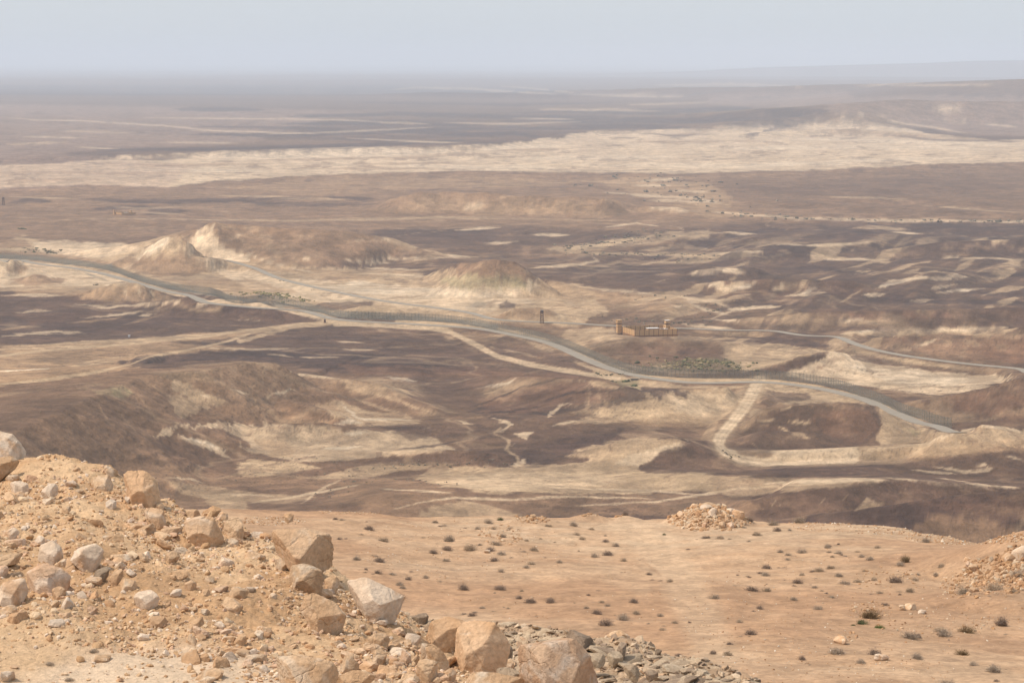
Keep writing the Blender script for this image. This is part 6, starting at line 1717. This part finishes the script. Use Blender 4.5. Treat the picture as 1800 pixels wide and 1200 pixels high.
# ---------------------------------------------------------------- border fence
Fw = resample(W_FENCE, 2.6)
Fz = zat(Fw[:, 0], Fw[:, 1])
for _ in range(3): Fz[1:-1] = .25 * Fz[:-2] + .5 * Fz[1:-1] + .25 * Fz[2:]
FH = 5.0
i0 = len(Fw)
mid = int(np.argmin(np.hypot(Fw[:, 0] - np.interp(0, [0], [0]), Fw[:, 1] - Fw[:, 1].min())))
root = empty('border_fence', (Fw[len(Fw) // 2, 0], Fw[len(Fw) // 2, 1], Fz[len(Fw) // 2]))
tag(root, 'tall steel border fence curving across the whole plain', 'fence')
ro = np.array(root.location)
pv, pf = join([bar((0, 0, -.6), (0, 0, FH), .16), bar((0, 0, FH), (0.0, -.5, FH + .5), .12)])
pme = mesh_np('post', pv, pf); pme.materials.append(M_post)
order = np.argsort(np.hypot(Fw[:, 0], Fw[:, 1]))
inview = [i for i in order if abs(Fw[i, 0] / Fw[i, 1]) < 0.215]
near_ids = set(inview[:290])
rest = []
for i in range(len(Fw)):
    if i in near_ids:
        o = bpy.data.objects.new('post', pme); COL.objects.link(o); o.parent = root
        o.location = (Fw[i, 0] - ro[0], Fw[i, 1] - ro[1], Fz[i] - ro[2])
    else:
        rest.append((pv + np.array([Fw[i, 0] - ro[0], Fw[i, 1] - ro[1], Fz[i] - ro[2]]), pf))
v, f = join(rest)
o = link('distant_posts', mesh_np('distant_posts', v, f), M_post, root); o['kind'] = 'stuff'
# woven sheet between the posts and three rails
n = len(Fw)
b = np.stack([Fw[:, 0], Fw[:, 1], Fz - .2], 1) - ro; t = b.copy(); t[:, 2] += FH + .1
V = np.concatenate([b, t]); i = np.arange(n - 1)
o = link('mesh_sheet', mesh_np('mesh_sheet', V, np.stack([i, i + 1, i + 1 + n, i + n], 1)), M_mesh, root)
for h in (.35, 2.6, 4.9):
    prts = []
    P0 = np.stack([Fw[:, 0], Fw[:, 1] - .05, Fz + h], 1) - ro
    q = []
    for dz in (-.05, .05):
        for dy in (-.05, .05):
            w_ = P0.copy(); w_[:, 2] += dz; w_[:, 1] += dy; q.append(w_)
    V = np.concatenate([q[0], q[1], q[3], q[2]]); F = []
    for a in range(4):
        c = (a + 1) % 4
        F.append(np.stack([a * n + i, a * n + i + 1, c * n + i + 1, c * n + i], 1))
    link('rail', mesh_np('rail', V, np.concatenate(F)), M_post, root)


# ---------------------------------------------------------------- walled forts
def fort(origin, ang, label, scale=1.0, W=28.0, Dp=25.0, H=3.7, towers=True):
    root = empty('fort', origin, ang)
    root.scale = (scale, scale, scale * .95)
    tag(root, label, 'fort')
    def part(name, boxes, mat, parent=root):
        return link(name, boxes_mesh(name, boxes), mat, parent)
    nb, ns = 9, 8
    bw = W / nb; bd = Dp / ns
    def panel_me(w, along):
        me = boxes_mesh('wall_panel', [(0, 0, H / 2 - .6, w - .3, .3, H + 1.2), (0, -.02, H - .15, w - .3, .42, .3)] if along else [(0, 0, H / 2 - .6, .3, w - .3, H + 1.2), (0, 0, H - .15, .42, w - .3, .3)])
        me.materials.append(M_wall); return me
    pa = panel_me(bw, True); pb = panel_me(bd, False)
    pier = boxes_mesh('pier', [(0, 0, H / 2 - .5, .34, .5, H + 1.3)]); pier.materials.append(M_trim)
    def put_(me, x, y, nm):
        o = bpy.data.objects.new(nm, me); COL.objects.link(o); o.parent = root; o.location = (x, y, 0)
    for k in range(nb):
        put_(pa, bw * (k + .5), 0, 'wall_panel'); put_(pa, bw * (k + .5), Dp, 'wall_panel')
    for k in range(ns):
        put_(pb, 0, bd * (k + .5), 'wall_panel'); put_(pb, W, bd * (k + .5), 'wall_panel')
    for k in range(nb + 1):
        put_(pier, bw * k, 0, 'pier'); put_(pier, bw * k, Dp, 'pier')
    for k in range(1, ns):
        put_(pier, 0, bd * k, 'pier'); put_(pier, W, bd * k, 'pier')
    part('plinth', [(W / 2, -.3, -.25, W + .8, .25, .7), (-.3, Dp / 2, -.25, .25, Dp, .7)], M_trim)
    for tx, ty in ((-1.9, Dp - .5), (W - 1.4, Dp * .55)):
        tw = empty('tower', (tx, ty, 0)); tw.parent = root; tw.scale = (1, 1, .86)
        link('shaft', boxes_mesh('shaft', [(0, 0, 2.7, 2.8, 2.8, 6.6)]), M_wall, tw)
        link('cabin', boxes_mesh('cabin', [(0, 0, 7.6, 3.1, 3.1, .9), (-1.35, -1.35, 8.6, .35, .35, 1.4), (1.35, -1.35, 8.6, .35, .35, 1.4), (-1.35, 1.35, 8.6, .35, .35, 1.4), (1.35, 1.35, 8.6, .35, .35, 1.4), (0, 0, 8.55, 2.3, 2.3, 1.1)]), M_wall, tw)
        link('band', boxes_mesh('band', [(0, 0, 6.55, 3.3, 3.3, .3), (0, 0, 4.0, 2.95, 2.95, .3)]), M_trim, tw)
        link('roof', boxes_mesh('roof', [(0, 0, 9.25, 2.9, 2.9, .25)]), M_wall if tx < 0 else M_roof, tw)
    part('barrack', [(W * .62, Dp * .62, 1.3, 7, 4, 3.0)], M_wall)
    part('barrack_roof', [(W * .62, Dp * .62, 2.95, 7.6, 4.6, .25)], M_roof)
    part('shed', [(W * .85, Dp * .5, 1.2, 4.0, 3, 2.6)], M_wall)
    part('shed_roof', [(W * .85, Dp * .5, 2.65, 4.4, 3.4, .22)], M_roof)
    part('water_tank', [(W * .76, Dp * .35, 2.4, 1.6, 1.6, 1.6), (W * .76, Dp * .35, .8, .9, .9, 1.8)], M_rust)
    part('yard_gear', [(W * .22, Dp * .3, 1.4, 1.6, 1.0, 3.4), (W * .35, Dp * .7, .9, 1.0, 1.0, 1.4)], M_rust)
    return root


def fort_at(pL, pR, sc, label):
    """front wall from photo pixel pL to pR (feet of the wall)"""
    a = np.array(hit(*pL)[2]); lx, ly = lev(*pR)
    ra = CAMZ - a[2]
    Yb = ra * FP / (ly - HOR); b = np.array([(lx - 900) / FP * Yb, Yb])
    ang = math.atan2(b[1] - a[1], b[0] - a[0]); L = math.hypot(b[0] - a[0], b[1] - a[1])
    return fort((a[0], a[1], a[2] + .3), ang, label, L / 28.0)


W_F1 = np.array(hit(1116, 591)[2])
f1 = fort_at((1116, 591), (1190, 588.5), 1, 'yellow walled desert fort with corner towers beyond the border fence')
f2 = fort_at((214, 378), (238, 377), 1, 'small distant pinkish walled fort on the far left plain')

# ---------------------------------------------------------------- lattice masts
def mast(px, py, hpx, label, wide=2.6):
    q = np.array(hit(px, py)[2]); H = hpx / FP * q[1]
    root = empty('lattice_mast', tuple(q)); tag(root, label, 'watchtower')
    w0, w1 = wide / 2, wide * .3
    for sx, sy in ((-1, -1), (1, -1), (1, 1), (-1, 1)):
        v, f = bar((sx * w0, sy * w0, -.4), (sx * w1, sy * w1, H * .82), .3)
        link('leg', mesh_np('leg', v, f), M_rust, root)
    pr = []
    for k in range(5):
        z0 = H * .82 * k / 5; z1 = H * .82 * (k + 1) / 5
        a0 = w0 + (w1 - w0) * k / 5; a1 = w0 + (w1 - w0) * (k + 1) / 5
        for s in (-1, 1):
            pr += [bar((-a0, s * a0, z0), (a1, s * a1, z1), .16), bar((a0, s * a0, z0), (-a1, s * a1, z1), .16), bar((s * a0, -a0, z0), (s * a1, a1, z1), .16)]
    v, f = join(pr); link('bracing', mesh_np('bracing', v, f), M_rust, root)
    c = wide * .62
    link('platform', boxes_mesh('platform', [(0, 0, H * .83, c * 1.9, c * 1.9, .25)]), M_rust, root)
    link('cabin', boxes_mesh('cabin', [(0, 0, H * .92, c * 1.3, c * 1.3, H * .13)]), M_rust, root)
    link('cabin_roof', boxes_mesh('cabin_roof', [(0, 0, H * .995, c * 1.7, c * 1.7, .2)]), M_post, root)
    v, f = bar((0, 0, H), (0, 0, H + 1.6), .12); link('aerial', mesh_np('aerial', v, f), M_rust, root)


mast(952.5, 568, 23, 'brown lattice watchtower standing left of the yellow fort')
mast(6, 361, 14, 'far lattice tower at the left edge of the plain', 3.2)
mast(571, 567, 6, 'pair of small dark posts beside the dirt track junction', 1.2)

# white marker beside the track
q = hit(227, 592)[2]
mk = empty('marker_block', q); tag(mk, 'tiny white block beside the pale track on the left plain', 'marker')
link('block', boxes_mesh('block', [(0, 0, .5, 1.3, 1.0, 1.2)]), M_roof, mk)
link('cap', boxes_mesh('cap', [(0, 0, 1.16, 1.5, 1.2, .14)]), M_roof, mk)
# low culvert under the verge near the road bend
q = hit(1116, 668)[2]
cv = empty('culvert', q); tag(cv, 'low dark culvert in the pale verge near the road bend', 'culvert')
link('headwall', boxes_mesh('headwall', [(0, 0, .5, 6, .6, 1.4)]), M_dirt, cv)
link('opening_shade', boxes_mesh('opening_shade', [(0, -.33, .45, 4.2, .08, .7)]), M_culvert_shade, cv)  # dark plate on the headwall, coloured as the shade inside the hole
# ---------------------------------------------------------------- dusty air over the plain
V = np.array([[-90000, -300, -60], [90000, -300, -60], [90000, 110000, -60], [-90000, 110000, -60], [-90000, -300, 330], [90000, -300, 330], [90000, 110000, 330], [-90000, 110000, 330]], float)
F = np.array([[0, 3, 2, 1], [4, 5, 6, 7], [0, 1, 5, 4], [1, 2, 6, 5], [2, 3, 7, 6], [3, 0, 4, 7]])
hz = link('haze', mesh_np('haze', V, F))
mh = bpy.data.materials.new('dusty_air'); mh.use_nodes = True
nt = mh.node_tree
for n in list(nt.nodes):
    if n.type == 'BSDF_PRINCIPLED': nt.nodes.remove(n)
pv = nt.nodes.new('ShaderNodeVolumePrincipled')
pv.inputs['Color'].default_value = (0.81, 0.89, 1.0, 1)
pv.inputs['Density'].default_value = 0.66e-4
pv.inputs['Anisotropy'].default_value = 0.0
nt.links.new(pv.outputs[0], nt.nodes['Material Output'].inputs['Volume'])
hz.data.materials.append(mh)
hz['kind'] = 'stuff'
hz.display_type = 'WIRE'

# ---------------------------------------------------------------- tell look-alikes apart by which stands nearer
from collections import defaultdict
same = defaultdict(list)
for o in SC.objects:
    if o.parent is None and o.get('label') and o.get('category'): same[o['label']].append(o)
for lab, os_ in same.items():
    if len(os_) > 1:
        os_.sort(key=lambda o: o.location.y)
        words = {2: ['the nearer', 'the farther'], 3: ['the nearest', 'the middle one', 'the farthest'], 4: ['the nearest', 'second nearest', 'third nearest', 'the farthest'], 5: ['the nearest', 'second nearest', 'third nearest', 'fourth nearest', 'the farthest']}.get(len(os_))
        if words:
            for o, w_ in zip(os_, words):
                o['label'] = (' '.join(lab.split()[:13]) + ', ' + w_)
